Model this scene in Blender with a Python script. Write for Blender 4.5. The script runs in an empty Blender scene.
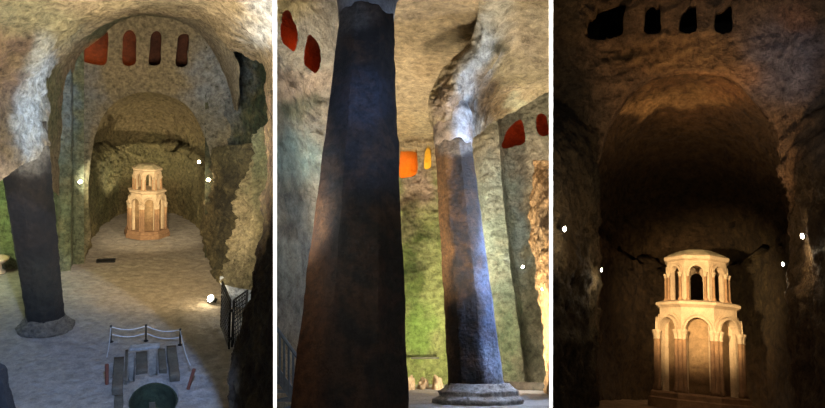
import bpy, bmesh, math, random
from mathutils import Vector, Matrix, noise
random.seed(7)
S = bpy.context.scene
COL = S.collection
F = 600.0; CX = 412.5; CY = 204.0
PI = math.pi
PITCH = math.atan(164.0 / F)

# ------------------------------------------------------------------ camera
cam_d = bpy.data.cameras.new('camera'); cam = bpy.data.objects.new('camera', cam_d); COL.objects.link(cam)
cam_d.sensor_width = 36; cam_d.lens = 36 * F / 825; cam_d.clip_end = 300; cam_d.clip_start = 0.05
CAMM = Matrix.Translation((0, 0, 1.1)) @ Matrix.Rotation(PI / 2 + PITCH, 4, 'X')
cam.matrix_world = CAMM
S.camera = cam
S.view_settings.view_transform = 'Standard'; S.view_settings.look = 'None'
S.view_settings.exposure = 0.0; S.view_settings.gamma = 1.0; S.view_settings.use_curve_mapping = False

# ------------------------------------------------------------------ chambers: each has its own level frame (x right, y into the room, z up)
class Chamber:
    def __init__(s, vx, vy, h, roll, x0, x1):
        D = Vector((vx - CX, CY - vy, -F)).normalized()
        H = D.cross(Vector((0, 1, 0))).normalized()
        H = Matrix.Rotation(roll, 3, D) @ H
        U = H.cross(D).normalized()
        s.M = Matrix((H, D, U)).transposed()
        s.Mi = s.M.transposed()
        s.W = CAMM @ s.M.to_4x4()
        s.h = h; s.x0 = x0; s.x1 = x1
    def ray(s, px, py):
        return s.Mi @ Vector((px - CX, CY - py, -F))
    def P(s, px, py, y):                       # the point seen at (px, py) that stands y metres into the room
        r = s.ray(px, py); return r * (y / r.y)
    def G(s, px, py):                          # the floor point seen at (px, py)
        r = s.ray(px, py); return r * (-s.h / r.z)
    def px(s, v):
        c = s.M @ v
        return (CX + F * c.x / -c.z, CY - F * c.y / -c.z)
    def planes(s):                             # sides shared with the dividing walls
        out = []
        for x, sg in ((s.x0, 1), (s.x1, -1)):
            if x is None: continue
            d = Vector((x - CX, 0, -F)); n = d.cross(Vector((0, 1, 0))).normalized()   # points to +x
            out.append((s.Mi @ n, sg))
        return out
C1 = Chamber(137, 60, 14.4, 0, None, 275)
C2 = Chamber(412.5, 368, 1.1, 0, 275, 551)
C3 = Chamber(690, 377, 1.2, math.radians(-1.2), 551, None)

# ------------------------------------------------------------------ helpers
def lin(hexs):
    v = [int(hexs[i:i + 2], 16) / 255 for i in (0, 2, 4)]
    return tuple((c / 12.92 if c <= 0.04045 else ((c + 0.055) / 1.055) ** 2.4) for c in v)

def tag(o, label=None, cat=None, group=None, kind=None):
    if label: o['label'] = label
    if cat: o['category'] = cat
    if group: o['group'] = group
    if kind: o['kind'] = kind
    return o

def link(name, bm, mat, ch=None, parent=None, loc=None, smooth=False, clip=False):
    if clip and ch:
        for n, sg in ch.planes():
            g = bm.verts[:] + bm.edges[:] + bm.faces[:]
            co = -loc if loc is not None else Vector((0, 0, 0))
            bmesh.ops.bisect_plane(bm, geom=g, plane_co=co, plane_no=n * -sg, clear_outer=True, dist=1e-5)
    me = bpy.data.meshes.new(name); bm.to_mesh(me); bm.free()
    for p in me.polygons: p.use_smooth = smooth
    me.materials.append(mat)
    o = bpy.data.objects.new(name, me); COL.objects.link(o)
    if parent: o.parent = parent
    elif ch: o.matrix_world = ch.W @ Matrix.Translation(loc if loc is not None else (0, 0, 0))
    return o

def empty(name, ch, loc, rz=0, rot=None):
    o = bpy.data.objects.new(name, None); COL.objects.link(o); o.empty_display_size = 0.2
    m = Matrix.Translation(loc) @ Matrix.Rotation(rz, 4, 'Z')
    if rot: m = m @ rot.to_4x4()
    o.matrix_world = ch.W @ m
    return o

def copy_tree(o, parent=None):
    c = o.copy(); COL.objects.link(c)
    if parent: c.parent = parent
    for k in list(o.children): copy_tree(k, c)
    return c

def cr(p, t):                                  # Catmull-Rom through a list
    n = len(p) - 1
    if n == 1: return p[0].lerp(p[1], t)
    f = t * n; i = min(int(f), n - 1); u = f - i
    a = p[i - 1] if i > 0 else p[0] * 2 - p[1]
    b, c = p[i], p[i + 1]
    d = p[i + 2] if i + 2 <= n else p[n] * 2 - p[n - 1]
    return 0.5 * ((2 * b) + (c - a) * u + (2 * a - 5 * b + 4 * c - d) * u * u + (3 * b - 3 * c + d - a) * u ** 3)

def rock_noise(p, s, oc=5):
    a = noise.fractal(p * s, 0.9, 2.1, oc)
    b = 1 - abs(noise.noise(p * s * 0.55 + Vector((9, 3, 5)))) * 2
    c = noise.noise(Vector((p.x * s * 0.6, p.y * s * 0.6, p.z * s * 2.6)) + Vector((3, 7, 1)))
    d = noise.fractal(p * s * 4.7 + Vector((2, 8, 4)), 0.75, 2.2, 3)
    return a * 0.75 + b * 0.3 + c * 0.35 - 0.2 + d * 0.22

def paint(me, ch, base, patches, local2=None):
    """rock colour: ochre, chalk, moss and damp crusts, plus some painted light and shade"""
    ca = me.color_attributes.new('StainAndLight', 'FLOAT_COLOR', 'POINT')  # holds real stains, and blue-grey patches that paint cool light
    b = Vector(lin(base))
    pt = [(x, y, rx, ry, Vector(lin(c)), k) for (x, y, rx, ry, c, k) in patches]
    T = local2 or Matrix.Identity(4)
    for i, v in enumerate(me.vertices):
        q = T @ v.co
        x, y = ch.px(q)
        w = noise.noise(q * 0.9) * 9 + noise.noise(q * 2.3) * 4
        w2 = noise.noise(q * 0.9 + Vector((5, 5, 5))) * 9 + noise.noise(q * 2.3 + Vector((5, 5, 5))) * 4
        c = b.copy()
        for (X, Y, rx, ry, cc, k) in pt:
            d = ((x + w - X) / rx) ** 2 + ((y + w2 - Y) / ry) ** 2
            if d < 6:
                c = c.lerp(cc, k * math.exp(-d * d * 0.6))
        ca.data[i].color = (c.x, c.y, c.z, 1)

def thicken(bm, t, away):
    """give the sheet a back: every border edge is led t metres away, then closed"""
    bm.normal_update()
    vs = bm.verts[:]; fs = bm.faces[:]
    be = [e for e in bm.edges if e.is_boundary]
    nv = {v: bm.verts.new(v.co + away(v) * t) for v in vs}
    for f in fs: bm.faces.new([nv[v] for v in reversed(f.verts)])
    for e in be:
        f = e.link_faces[0]; a, b = e.verts
        lv = list(f.verts); i = lv.index(a)
        if lv[(i + 1) % len(lv)] != b: a, b = b, a
        bm.faces.new((b, a, nv[a], nv[b]))

def in_poly(x, y, P_):
    r = False; n = len(P_); j = n - 1
    for i in range(n):
        xi, yi = P_[i]; xj, yj = P_[j]
        if (yi > y) != (yj > y) and x < (xj - xi) * (y - yi) / (yj - yi) + xi: r = not r
        j = i
    return r

def spline2(pts, k=4):
    n = len(pts); out = []
    for i in range(n):
        a, b, c_, d = [Vector(pts[(i + q) % n]) for q in (-1, 0, 1, 2)]
        for t in range(k):
            u = t / k
            out.append(tuple(0.5 * ((2 * b) + (c_ - a) * u + (2 * a - 5 * b + 4 * c_ - d) * u * u + (3 * b - 3 * c_ + d - a) * u ** 3)))
    return out

def carve(ch, bm, outlines, floor=False):
    """open the rock sheet along each outline and draw its edge onto it"""
    for ol in outlines:
        xs = [p[0] for p in ol]; ys = [p[1] for p in ol]
        bx0, bx1, by0, by1 = min(xs), max(xs), min(ys), max(ys)
        old = {v for v in bm.verts if v.is_boundary}
        dead = []
        for f in bm.faces:
            x, y = ch.px(f.calc_center_median())
            if bx0 <= x <= bx1 and by0 <= y <= by1 and in_poly(x, y, ol): dead.append(f)
        if not dead: print('nothing carved'); continue
        bmesh.ops.delete(bm, geom=dead, context='FACES')
        for v in bm.verts:
            if v.is_boundary and v not in old:
                x, y = ch.px(v.co); best = None
                for i in range(len(ol)):
                    ax, ay = ol[i - 1]; bx, by = ol[i]
                    dx, dy = bx - ax, by - ay; L2 = dx * dx + dy * dy + 1e-12
                    t = max(0, min(1, ((x - ax) * dx + (y - ay) * dy) / L2))
                    qx, qy = ax + dx * t, ay + dy * t; d = (qx - x) ** 2 + (qy - y) ** 2
                    if best is None or d < best[0]: best = (d, qx, qy)
                if best[0] < 9: v.co = ch.G(best[1], best[2]) if floor else ch.P(best[1], best[2], v.co.y)

def sheet(ch, rows, nu, nv, amp, s, thick=0.8, seed=0.0, oc=5, clip=True, holes=(), radial=False):
    """rough rock surface through rows of control points, with a real thickness behind it"""
    bm = bmesh.new(); G = []
    cols = [[cr(r, j / nu) for j in range(nu + 1)] for r in rows]
    for i in range(nv + 1):
        t = i / nv
        G.append([bm.verts.new(cr([c[j] for c in cols], t)) for j in range(nu + 1)])
    for i in range(nv):
        for j in range(nu):
            bm.faces.new((G[i][j], G[i][j + 1], G[i + 1][j + 1], G[i + 1][j]))
    bm.normal_update()
    tot = sum((f.normal.dot(-f.calc_center_median().normalized()) for f in bm.faces))
    if tot < 0:
        bmesh.ops.reverse_faces(bm, faces=bm.faces[:]); bm.normal_update()
    if holes: carve(ch, bm, [spline2(h_) for h_ in holes]); bm.normal_update()
    sv = Vector((seed, seed * 1.7, seed * 0.3))
    dn = {v: v.normal.copy() for v in bm.verts}
    for v in bm.verts:
        v.co += dn[v] * amp * rock_noise(v.co + sv, s, oc)
    if clip:
        for n, sg in ch.planes():
            bmesh.ops.bisect_plane(bm, geom=bm.verts[:] + bm.edges[:] + bm.faces[:], plane_co=(0, 0, 0), plane_no=n * -sg, clear_outer=True, dist=1e-5)
    if thick: thicken(bm, thick, lambda v: (Vector((0, 1, 0)) if holes and not radial else v.co.normalized()))
    return bm

def pxrows(ch, rows):
    return [[ch.P(*p) for p in r] for r in rows]

def rock(name, ch, bm, mat, base, patches, smooth=True):
    o = link(name, bm, mat, ch, smooth=smooth)
    for p in o.data.polygons: p.use_smooth = smooth
    paint(o.data, ch, base, patches)
    o['kind'] = 'structure'
    return o

def box(bm, x0, x1, y0, y1, z0, z1, mat=None):
    vs = [Vector((x, y, z)) for x in (x0, x1) for y in (y0, y1) for z in (z0, z1)]
    if mat: vs = [mat @ v for v in vs]
    v = [bm.verts.new(q) for q in vs]
    for f in ((0, 1, 3, 2), (4, 6, 7, 5), (0, 4, 5, 1), (2, 3, 7, 6), (0, 2, 6, 4), (1, 5, 7, 3)):
        bm.faces.new([v[i] for i in f])

def tube(bm, pts, r, n=8):
    rings = []
    for i, p in enumerate(pts):
        d = (pts[min(i + 1, len(pts) - 1)] - pts[max(i - 1, 0)]).normalized()
        a = d.orthogonal().normalized(); b = d.cross(a)
        rr = r[i] if isinstance(r, (list, tuple)) else r
        rings.append([bm.verts.new(p + a * rr * math.cos(2 * PI * k / n) + b * rr * math.sin(2 * PI * k / n)) for k in range(n)])
    for i in range(len(rings) - 1):
        # keep rings aligned
        A, B = rings[i], rings[i + 1]
        off = min(range(n), key=lambda q: sum((A[k].co - B[(k + q) % n].co).length for k in range(n)))
        B = B[off:] + B[:off]; rings[i + 1] = B
        for k in range(n): bm.faces.new((A[k], A[(k + 1) % n], B[(k + 1) % n], B[k]))
    bm.faces.new(list(reversed(rings[0]))); bm.faces.new(rings[-1])
    bmesh.ops.recalc_face_normals(bm, faces=bm.faces[:])

def lathe(bm, prof, n=16, cx=0, cy=0, rot=0, flute=None):
    rings = []
    for r, z in prof:
        rings.append([bm.verts.new((cx + r * math.cos(rot + 2 * PI * k / n), cy + r * math.sin(rot + 2 * PI * k / n), z)) for k in range(n)])
    for A, B in zip(rings, rings[1:]):
        for k in range(n): bm.faces.new((A[k], A[(k + 1) % n], B[(k + 1) % n], B[k]))
    bm.faces.new(list(reversed(rings[0]))); bm.faces.new(rings[-1])
    return rings

# ------------------------------------------------------------------ materials
def nodes(name):
    m = bpy.data.materials.new(name); m.use_nodes = True
    nt = m.node_tree; b = nt.nodes['Principled BSDF']
    return m, nt, b

def rockmat(name, s, bump=0.5, lo=0.5, hi=1.45, tint='8a7a50', tk=0.35, rough=0.92, attr=True, base='808080', streak=0.0, spec=0.2, fine=9.0, dist=1.2, zst=None):
    m, nt, b = nodes(name); N = nt.nodes.new; L = nt.links.new
    tc = N('ShaderNodeTexCoord'); co = tc.outputs['Object']
    if attr:
        a = N('ShaderNodeAttribute'); a.attribute_name = 'StainAndLight'; colr = a.outputs['Color']
    else:
        a = N('ShaderNodeRGB'); a.outputs[0].default_value = (*lin(base), 1); colr = a.outputs[0]
    def noi(sc, det=8, rg=0.62, dist=0.0):
        n = N('ShaderNodeTexNoise'); n.inputs['Scale'].default_value = sc; n.inputs['Detail'].default_value = det
        n.inputs['Roughness'].default_value = rg; n.inputs['Distortion'].default_value = dist
        L(co, n.inputs['Vector']); return n
    n1 = noi(s, 11, 0.76, 0.1); n2 = noi(s * 0.22, 6, 0.65, 0.3); n3 = noi(s * fine, 4, 0.7)
    def rng(src, a0, a1, t0, t1):
        r = N('ShaderNodeMapRange'); r.inputs[1].default_value = a0; r.inputs[2].default_value = a1
        r.inputs[3].default_value = t0; r.inputs[4].default_value = t1; L(src, r.inputs[0]); return r.outputs[0]
    v = rng(n1.outputs['Fac'], 0.3, 0.7, lo, hi)
    v2 = rng(n3.outputs['Fac'], 0.3, 0.7, 0.8, 1.2)
    mu = N('ShaderNodeMath'); mu.operation = 'MULTIPLY'; L(v, mu.inputs[0]); L(v2, mu.inputs[1])
    mx = N('ShaderNodeMix'); mx.data_type = 'RGBA'; mx.blend_type = 'MIX'
    L(rng(n2.outputs['Fac'], 0.45, 0.7, 0.0, tk), mx.inputs[0]); L(colr, mx.inputs[6]); mx.inputs[7].default_value = (*lin(tint), 1)
    src = mx.outputs[2]
    if zst:                                    # rising damp has browned the lower courses
        sx = N('ShaderNodeSeparateXYZ'); L(co, sx.inputs[0])
        q = N('ShaderNodeMath'); q.operation = 'MULTIPLY_ADD'; L(n2.outputs['Fac'], q.inputs[0]); q.inputs[1].default_value = -1.2; L(sx.outputs['Z'], q.inputs[2])
        m2 = N('ShaderNodeMix'); m2.data_type = 'RGBA'
        L(rng(q.outputs[0], zst[0] - .6, zst[0] - 1.0, 0, .6), m2.inputs[0]); L(src, m2.inputs[6]); m2.inputs[7].default_value = (*lin(zst[1]), 1); src = m2.outputs[2]
    sc = N('ShaderNodeVectorMath'); sc.operation = 'SCALE'; L(src, sc.inputs[0]); L(mu.outputs[0], sc.inputs['Scale'])
    L(sc.outputs[0], b.inputs['Base Color'])
    b.inputs['Roughness'].default_value = rough; b.inputs['Specular IOR Level'].default_value = spec
    vo = N('ShaderNodeTexVoronoi'); vo.inputs['Scale'].default_value = s * 1.3; vo.feature = 'SMOOTH_F1'; L(co, vo.inputs['Vector'])
    ad = N('ShaderNodeMath'); ad.operation = 'MULTIPLY_ADD'; L(vo.outputs['Distance'], ad.inputs[0]); ad.inputs[1].default_value = 0.35; L(n1.outputs['Fac'], ad.inputs[2])
    ad2 = N('ShaderNodeMath'); ad2.operation = 'MULTIPLY_ADD'; L(n3.outputs['Fac'], ad2.inputs[0]); ad2.inputs[1].default_value = 0.25; L(ad.outputs[0], ad2.inputs[2])
    bp = N('ShaderNodeBump'); bp.inputs['Strength'].default_value = bump; bp.inputs['Distance'].default_value = dist / s
    L(ad2.outputs[0], bp.inputs['Height']); L(bp.outputs['Normal'], b.inputs['Normal'])
    return m

def plain(name, c, rough=0.6, metal=0.0, bump=0.0, s=20):
    m, nt, b = nodes(name); N = nt.nodes.new; L = nt.links.new
    n = N('ShaderNodeTexNoise'); n.inputs['Scale'].default_value = s; n.inputs['Detail'].default_value = 5
    tc = N('ShaderNodeTexCoord'); L(tc.outputs['Object'], n.inputs['Vector'])
    r = N('ShaderNodeMapRange'); r.inputs[1].default_value = .3; r.inputs[2].default_value = .7; r.inputs[3].default_value = .8; r.inputs[4].default_value = 1.15
    L(n.outputs['Fac'], r.inputs[0])
    sc = N('ShaderNodeVectorMath'); sc.operation = 'SCALE'; sc.inputs[0].default_value = lin(c); L(r.outputs[0], sc.inputs['Scale'])
    L(sc.outputs[0], b.inputs['Base Color']); b.inputs['Roughness'].default_value = rough; b.inputs['Metallic'].default_value = metal
    if bump:
        bp = N('ShaderNodeBump'); bp.inputs['Strength'].default_value = bump; bp.inputs['Distance'].default_value = 0.02
        L(n.outputs['Fac'], bp.inputs['Height']); L(bp.outputs['Normal'], b.inputs['Normal'])
    return m

def glow(name, c, k):
    m, nt, b = nodes(name); b.inputs['Base Color'].default_value = (*lin(c), 1)
    b.inputs['Emission Color'].default_value = (*lin(c), 1); b.inputs['Emission Strength'].default_value = k
    return m

M1 = rockmat('nave_rock', 3.2, 1.0, lo=.15, hi=2.0, dist=2.6)
M1F = rockmat('nave_floor_stone', 2.0, 0.7, lo=0.55, hi=1.4, dist=1.6, tk=0.15, tint='9a8a70')
M2 = rockmat('tall_chamber_rock', 2.4, 0.9, lo=.3, hi=1.75, tint='b09a78', tk=0.25, dist=2.2)
M2F = rockmat('tall_chamber_floor_stone', 1.5, 0.5, lo=0.75, hi=1.2, tk=0.1)
M3 = rockmat('dark_apse_rock', 2.6, 1.0, dist=2.2, lo=0.2, hi=1.9, tint='4a3418', tk=0.4)
MP1 = rockmat('blackened_pillar_stone', 3.0, 0.9, lo=0.2, hi=2.1, dist=1.8, tk=0.25, tint='3a2c1c', spec=0.3)
MP2 = rockmat('crusted_pillar_stone', 7.0, 0.9, lo=0.3, hi=2.0, tk=0.35, tint='5a3e20', spec=0.3, fine=5)
MR = rockmat('carved_limestone', 3.0, 0.35, lo=0.7, hi=1.25, attr=False, base='b49a74', tk=0.35, tint='7a5a38')
MRc = rockmat('worn_column_limestone', 3.5, 0.35, lo=0.6, hi=1.25, attr=False, base='a07a52', tk=0.35, tint='6c4c30', zst=(2.3, '5e4430'))
MRr = rockmat('weathered_roof_stone', 4.0, 0.6, lo=0.6, hi=1.3, attr=False, base='a8946c', tk=0.6, tint='6a6a48')
MRn = rockmat('niche_masonry', 4.0, 0.5, lo=0.6, hi=1.3, attr=False, base='94764f', tk=0.4, tint='4a3826', zst=(1.8, '54381f'))
M_iron = plain('black_iron', '1c1b1a', 0.5, 0.6)
M_steel = plain('grey_painted_steel', '77828c', 0.45, 0.3)
M_lamp = plain('lamp_housing_metal', '4a4a48', 0.4, 0.5)
M_rust = plain('rusty_brown_wood', '5a2e1c', 0.8, 0, 0.5, 12)
M_cable = plain('pale_rope', '9aa0a4', 0.8)
M_white = plain('white_plaster', 'f4f4f2', 0.9, 0, 0.0, 4)
M_red = rockmat('red_lit_gallery_rock', 0.9, 0.8, attr=False, base='9c5030', tk=0.3, tint='6a2a18')  # red of the lamp light put into the rock colour
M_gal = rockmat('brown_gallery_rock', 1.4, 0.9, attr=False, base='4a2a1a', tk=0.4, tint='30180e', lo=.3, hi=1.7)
M_dark = rockmat('unlit_gallery_rock', 1.0, 0.6, attr=False, base='3a3028', tk=0.3)  # same rock with the lack of light put into its colour
MW = rockmat('white_crusted_stone', 3.0, 0.6, lo=.5, hi=1.4, attr=False, base='8e8e8a', tk=.4, tint='55504a')
M_pit = rockmat('mossy_pit_stone', 2.0, 0.6, attr=False, base='2f3828', tk=0.5, tint='3a3626')
M_blk = rockmat('hewn_block_stone', 2.2, 0.6, attr=False, base='4e4b40', tk=0.5, tint='5a4434')
M_glowW = glow('warm_lamp_glass', 'ffe2b0', 30)
M_glowC = glow('white_lamp_glass', 'fff4e0', 40)
M_water = plain('still_font_water', '20302c', 0.08)
M_slate = plain('blue_grey_painted_steel', '5a6a78', 0.5, 0.2)

# ------------------------------------------------------------------ lights
def light(ch, name, kind, loc, col, power, aim=None, **kw):
    d = bpy.data.lights.new(name, kind); d.color = col; d.energy = power
    for k, v in kw.items(): setattr(d, k, v)
    o = bpy.data.objects.new(name, d); COL.objects.link(o)
    m = Matrix.Translation(loc)
    if aim is not None:
        m = m @ (Vector(aim) - Vector(loc)).to_track_quat('-Z', 'Y').to_matrix().to_4x4()
    o.matrix_world = ch.W @ m
    return o
WARM = (1.0, 0.88, 0.66); COOL = (0.52, 0.70, 1.0); NEUT = (1.0, 0.9, 0.75)

w = bpy.data.worlds.new('world'); S.world = w; w.use_nodes = True
w.node_tree.nodes['Background'].inputs[0].default_value = (0.75, 0.82, 1.0, 1)
w.node_tree.nodes['Background'].inputs[1].default_value = 0.10

# ================================================================== two added white walls standing for the gaps between the three views
class CamFrame:                                 # the plumb of the dividing walls
    W = CAMM
    def planes(s): return []
CF = CamFrame()
def divider(x0, x1, side, z0=7.0, z1=90.0):
    bm = bmesh.new(); vs = []
    for z in (z0, z1):
        for x in (x0, x1):
            for y in (-260, 260):
                vs.append(bm.verts.new(((x - CX) * z / F, y * z / F, -z)))
    for f in ((0, 1, 3, 2), (4, 6, 7, 5), (0, 4, 5, 1), (2, 3, 7, 6), (0, 2, 6, 4), (1, 5, 7, 3)):
        bm.faces.new([vs[i] for i in f])
    bmesh.ops.recalc_face_normals(bm, faces=bm.faces[:])
    o = link('wall_' + side, bm, M_white, CF); o['kind'] = 'structure'
    xm = ((x0 + x1) / 2 - CX) * z0 / F
    d = bpy.data.lights.new('added_divider_light', 'SPOT'); d.energy = 60000; d.spot_size = math.radians(13); d.spot_blend = 0.15; d.shadow_soft_size = 0.02  # added unseen light that keeps the divider edge white
    lo = bpy.data.objects.new('added_divider_light', d); COL.objects.link(lo)
    p = Vector((xm, 7.6, -6.15)); q = Vector((xm, .7, -7.0))
    lo.matrix_world = CAMM @ Matrix.Translation(p) @ (q - p).to_track_quat('-Z', 'Y').to_matrix().to_4x4()
divider(273.2, 276.8, 'divider_west')
divider(549.2, 552.8, 'divider_east')

# ================================================================== reliquary (octagonal two-tier stone shrine)
def arch_panel(w, z0, z1, hw, zs, t, seg=10):
    """slab in the xz plane (front at y=0, back at y=t) with a round-headed opening from z0"""
    bm = bmesh.new()
    inner = [(-hw, z0)] + [(-hw * math.cos(PI * k / seg), zs + hw * math.sin(PI * k / seg)) for k in range(seg + 1)] + [(hw, z0)]
    outer = [(-w, z0)] + [(-w * min(1, 1.25 * math.cos(PI * k / seg)) if math.cos(PI * k / seg) > 0 else w * min(1, -1.25 * math.cos(PI * k / seg)),
                           z1 if 0.7 < k * 1.0 and k < seg - 0.7 + 0.7 and 0 < k < seg else z1) for k in range(seg + 1)] + [(w, z0)]
    A = [bm.verts.new((x, 0, z)) for x, z in inner]; B = [bm.verts.new((x, 0, z)) for x, z in outer]
    A2 = [bm.verts.new((x, t, z)) for x, z in inner]; B2 = [bm.verts.new((x, t, z)) for x, z in outer]
    n = len(A)
    for i in range(n - 1):
        bm.faces.new((A[i], A[i + 1], B[i + 1], B[i])); bm.faces.new((A2[i], B2[i], B2[i + 1], A2[i + 1]))
        bm.faces.new((A[i], A2[i], A2[i + 1], A[i + 1])); bm.faces.new((B[i], B[i + 1], B2[i + 1], B2[i]))
    bm.faces.new((A[0], B[0], B2[0], A2[0])); bm.faces.new((A[-1], A2[-1], B2[-1], B[-1]))
    bmesh.ops.remove_doubles(bm, verts=bm.verts[:], dist=1e-5)
    bmesh.ops.recalc_face_normals(bm, faces=bm.faces[:])
    return bm

def merge(dst, src, m):
    mp = {v: dst.verts.new(m @ v.co) for v in src.verts}
    for f in src.faces:
        try: dst.faces.new([mp[v] for v in f.verts])
        except ValueError: pass
    src.free()

def ring(bm, hw0, hw1, zs, y0, y1, seg=14, z0=None):
    """half-round moulding between radii hw0 and hw1"""
    rows = []
    for k in range(seg + 1):
        a = PI * k / seg; c, s_ = -math.cos(a), math.sin(a)
        rows.append([bm.verts.new((r * c, y, zs + r * s_)) for r, y in ((hw0, y1), (hw0, y0), (hw1, y0), (hw1, y1))])
    for A, B in zip(rows, rows[1:]):
        for i in range(4): bm.faces.new((A[i], A[(i + 1) % 4], B[(i + 1) % 4], B[i]))
    bm.faces.new(rows[0]); bm.faces.new(list(reversed(rows[-1])))
    bmesh.ops.recalc_face_normals(bm, faces=bm.faces[:])

def octa(bm, prof, rot=PI / 8):
    """prof: (apothem, z)"""
    lathe(bm, [(a / math.cos(PI / 8), z) for a, z in prof], 8, rot=rot)

def make_reliquary(ch, loc, rz):
    root = empty('reliquary', ch, loc, rz)
    root.scale = (.84, .84, 1)
    k8 = math.tan(PI / 8)
    bm = bmesh.new(); octa(bm, [(2.02, 0), (2.02, 0.36), (1.92, 0.40), (1.92, 0.56), (1.86, 0.62)]); link('plinth', bm, MRc, parent=root)
    AP = 1.52                                    # lower drum apothem
    hw = AP * k8
    bm = bmesh.new()
    for q in range(8):
        R = Matrix.Rotation(q * PI / 4, 4, 'Z') @ Matrix.Translation((0, -AP, 0))
        merge(bm, arch_panel(hw, 0.62, 3.80, 0.49, 2.88, 0.34), R)
    link('lower_drum', bm, MR, parent=root)
    for q in range(8):
        R = Matrix.Rotation(q * PI / 4, 4, 'Z') @ Matrix.Translation((0, -AP, 0))
        b2 = bmesh.new(); box(b2, -0.50, 0.50, 0.28, 0.38, 0.62, 3.40, R)
        pn = link('niche_panel', b2, MRn, parent=root)
        if q == 0:
            for (a0, a1, z0, z1) in ((-0.3, 0.3, 1.0, 1.6),):
                b3 = bmesh.new()
                box(b3, a0, a1, 0.24, 0.29, z0, z0 + 0.04, R); box(b3, a0, a1, 0.24, 0.29, z1 - 0.04, z1, R)
                box(b3, a0, a0 + 0.04, 0.24, 0.29, z0 + 0.04, z1 - 0.04, R); box(b3, a1 - 0.04, a1, 0.24, 0.29, z0 + 0.04, z1 - 0.04, R)
                link('raised_frame', b3, MRn, parent=pn)
        b2 = bmesh.new(); ring(b2, 0.47, 0.55, 2.88, -0.20, 0.10); ring(b2, 0.58, 0.66, 2.88, -0.09, 0.10)
        bmesh.ops.transform(b2, matrix=R, verts=b2.verts[:]); link('archivolt', b2, MR, parent=root)
        # columns each side of the arch, with a bigger one on the corner
    def column(x, y, z0, zc, r, nm='column'):
        h = zc - z0
        b2 = bmesh.new()
        lathe(b2, [(r * 1.55, z0), (r * 1.55, z0 + h * .03), (r * 1.7, z0 + h * .045), (r * 1.3, z0 + h * .07), (r * 1.35, z0 + h * .085), (r, z0 + h * .1),
                   (r * 0.94, zc - h * .16)], 12, x, y)
        c = link(nm, b2, MRc, parent=root, smooth=True)
        b2 = bmesh.new()
        lathe(b2, [(r * 0.94, zc - h * .16), (r * 1.2, zc - h * .15), (r * 1.2, zc - h * .14), (r, zc - h * .13), (r * 1.35, zc - h * .06), (r * 1.75, zc - h * .03), (r * 1.8, zc)], 12, x, y)
        link('capital', b2, MR, parent=c, smooth=True)
    for q in range(8):
        a = q * PI / 4
        R = Matrix.Rotation(a, 4, 'Z')
        for x in (-0.52, 0.52):
            p = R @ Vector((x, -AP - 0.19, 0)); column(p.x, p.y, 0.62, 2.88, 0.085)
        p = Matrix.Rotation(a + PI / 8, 4, 'Z') @ Vector((0, -(AP + 0.13) / math.cos(PI / 8), 0)); column(p.x, p.y, 0.62, 2.88, 0.10, 'corner_column')
    bm = bmesh.new(); octa(bm, [(1.50, 3.72), (1.62, 3.80), (1.68, 3.84), (1.68, 3.93), (1.58, 3.97), (1.40, 4.02)]); link('cornice', bm, MR, parent=root)
    # upper open lantern
    AU = 1.18; hu = AU * k8
    bm = bmesh.new()
    for q in range(8):
        R = Matrix.Rotation(q * PI / 4, 4, 'Z') @ Matrix.Translation((0, -AU, 0))
        merge(bm, arch_panel(hu, 4.02, 5.62, 0.265, 5.10, 0.20), R)
    link('lantern_wall', bm, MR, parent=root)
    for q in range(8):
        R = Matrix.Rotation(q * PI / 4, 4, 'Z') @ Matrix.Translation((0, -AU, 0))
        b2 = bmesh.new(); ring(b2, 0.27, 0.35, 5.10, -0.08, 0.06); ring(b2, 0.38, 0.42, 5.10, -0.04, 0.06)
        bmesh.ops.transform(b2, matrix=R, verts=b2.verts[:]); link('lantern_archivolt', b2, MR, parent=root)
        Rz = Matrix.Rotation(q * PI / 4, 4, 'Z')
        for x in (-0.34, 0.34):
            p = Rz @ Vector((x, -AU - 0.09, 0)); column(p.x, p.y, 4.02, 5.10, 0.06, 'lantern_column')
    bm = bmesh.new(); octa(bm, [(1.18, 5.56), (1.30, 5.62), (1.32, 5.66), (1.32, 5.74), (1.26, 5.78)]); link('upper_cornice', bm, MR, parent=root)
    bm = bmesh.new(); octa(bm, [(1.26, 5.76), (1.12, 5.86), (0.78, 6.02), (0.70, 6.04), (0.66, 6.07), (0.3, 6.09)]); link('roof', bm, MRr, parent=root)
    return root

def lamp(ch, loc, aim, sz, label, group, glass=M_glowW):
    """small floodlight: bracket, housing, glass; looks from loc towards aim"""
    d = (Vector(aim) - Vector(loc)).normalized()
    root = empty('floodlight', ch, loc)
    tag(root, label, 'lamp', group)
    q = d.to_track_quat('-Z', 'Y').to_matrix().to_4x4()
    bm = bmesh.new(); lathe(bm, [(sz * .5, sz * .8), (sz * .8, sz * .6), (sz, sz * .1), (sz * 1.08, -sz * .1), (sz * 1.08, -sz * .25), (sz * 0.9, -sz * .25)], 14)
    bmesh.ops.transform(bm, matrix=q, verts=bm.verts[:]); link('housing', bm, M_lamp, parent=root)
    bm = bmesh.new(); lathe(bm, [(sz * .9, -sz * .26), (sz * .9, -sz * .32), (sz * .6, -sz * .42), (sz * .2, -sz * .46)], 14)
    bmesh.ops.transform(bm, matrix=q, verts=bm.verts[:]); link('glass', bm, glass, parent=root, smooth=True)
    bm = bmesh.new(); tube(bm, [Vector((0, 0, sz * .8)), Vector((0, 0, sz * 1.5))], sz * .2); box(bm, -sz * .6, sz * .6, -sz * .6, sz * .6, sz * 1.5, sz * 1.65)
    bmesh.ops.transform(bm, matrix=q, verts=bm.verts[:]); link('bracket', bm, M_iron, parent=root)
    return root

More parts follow.
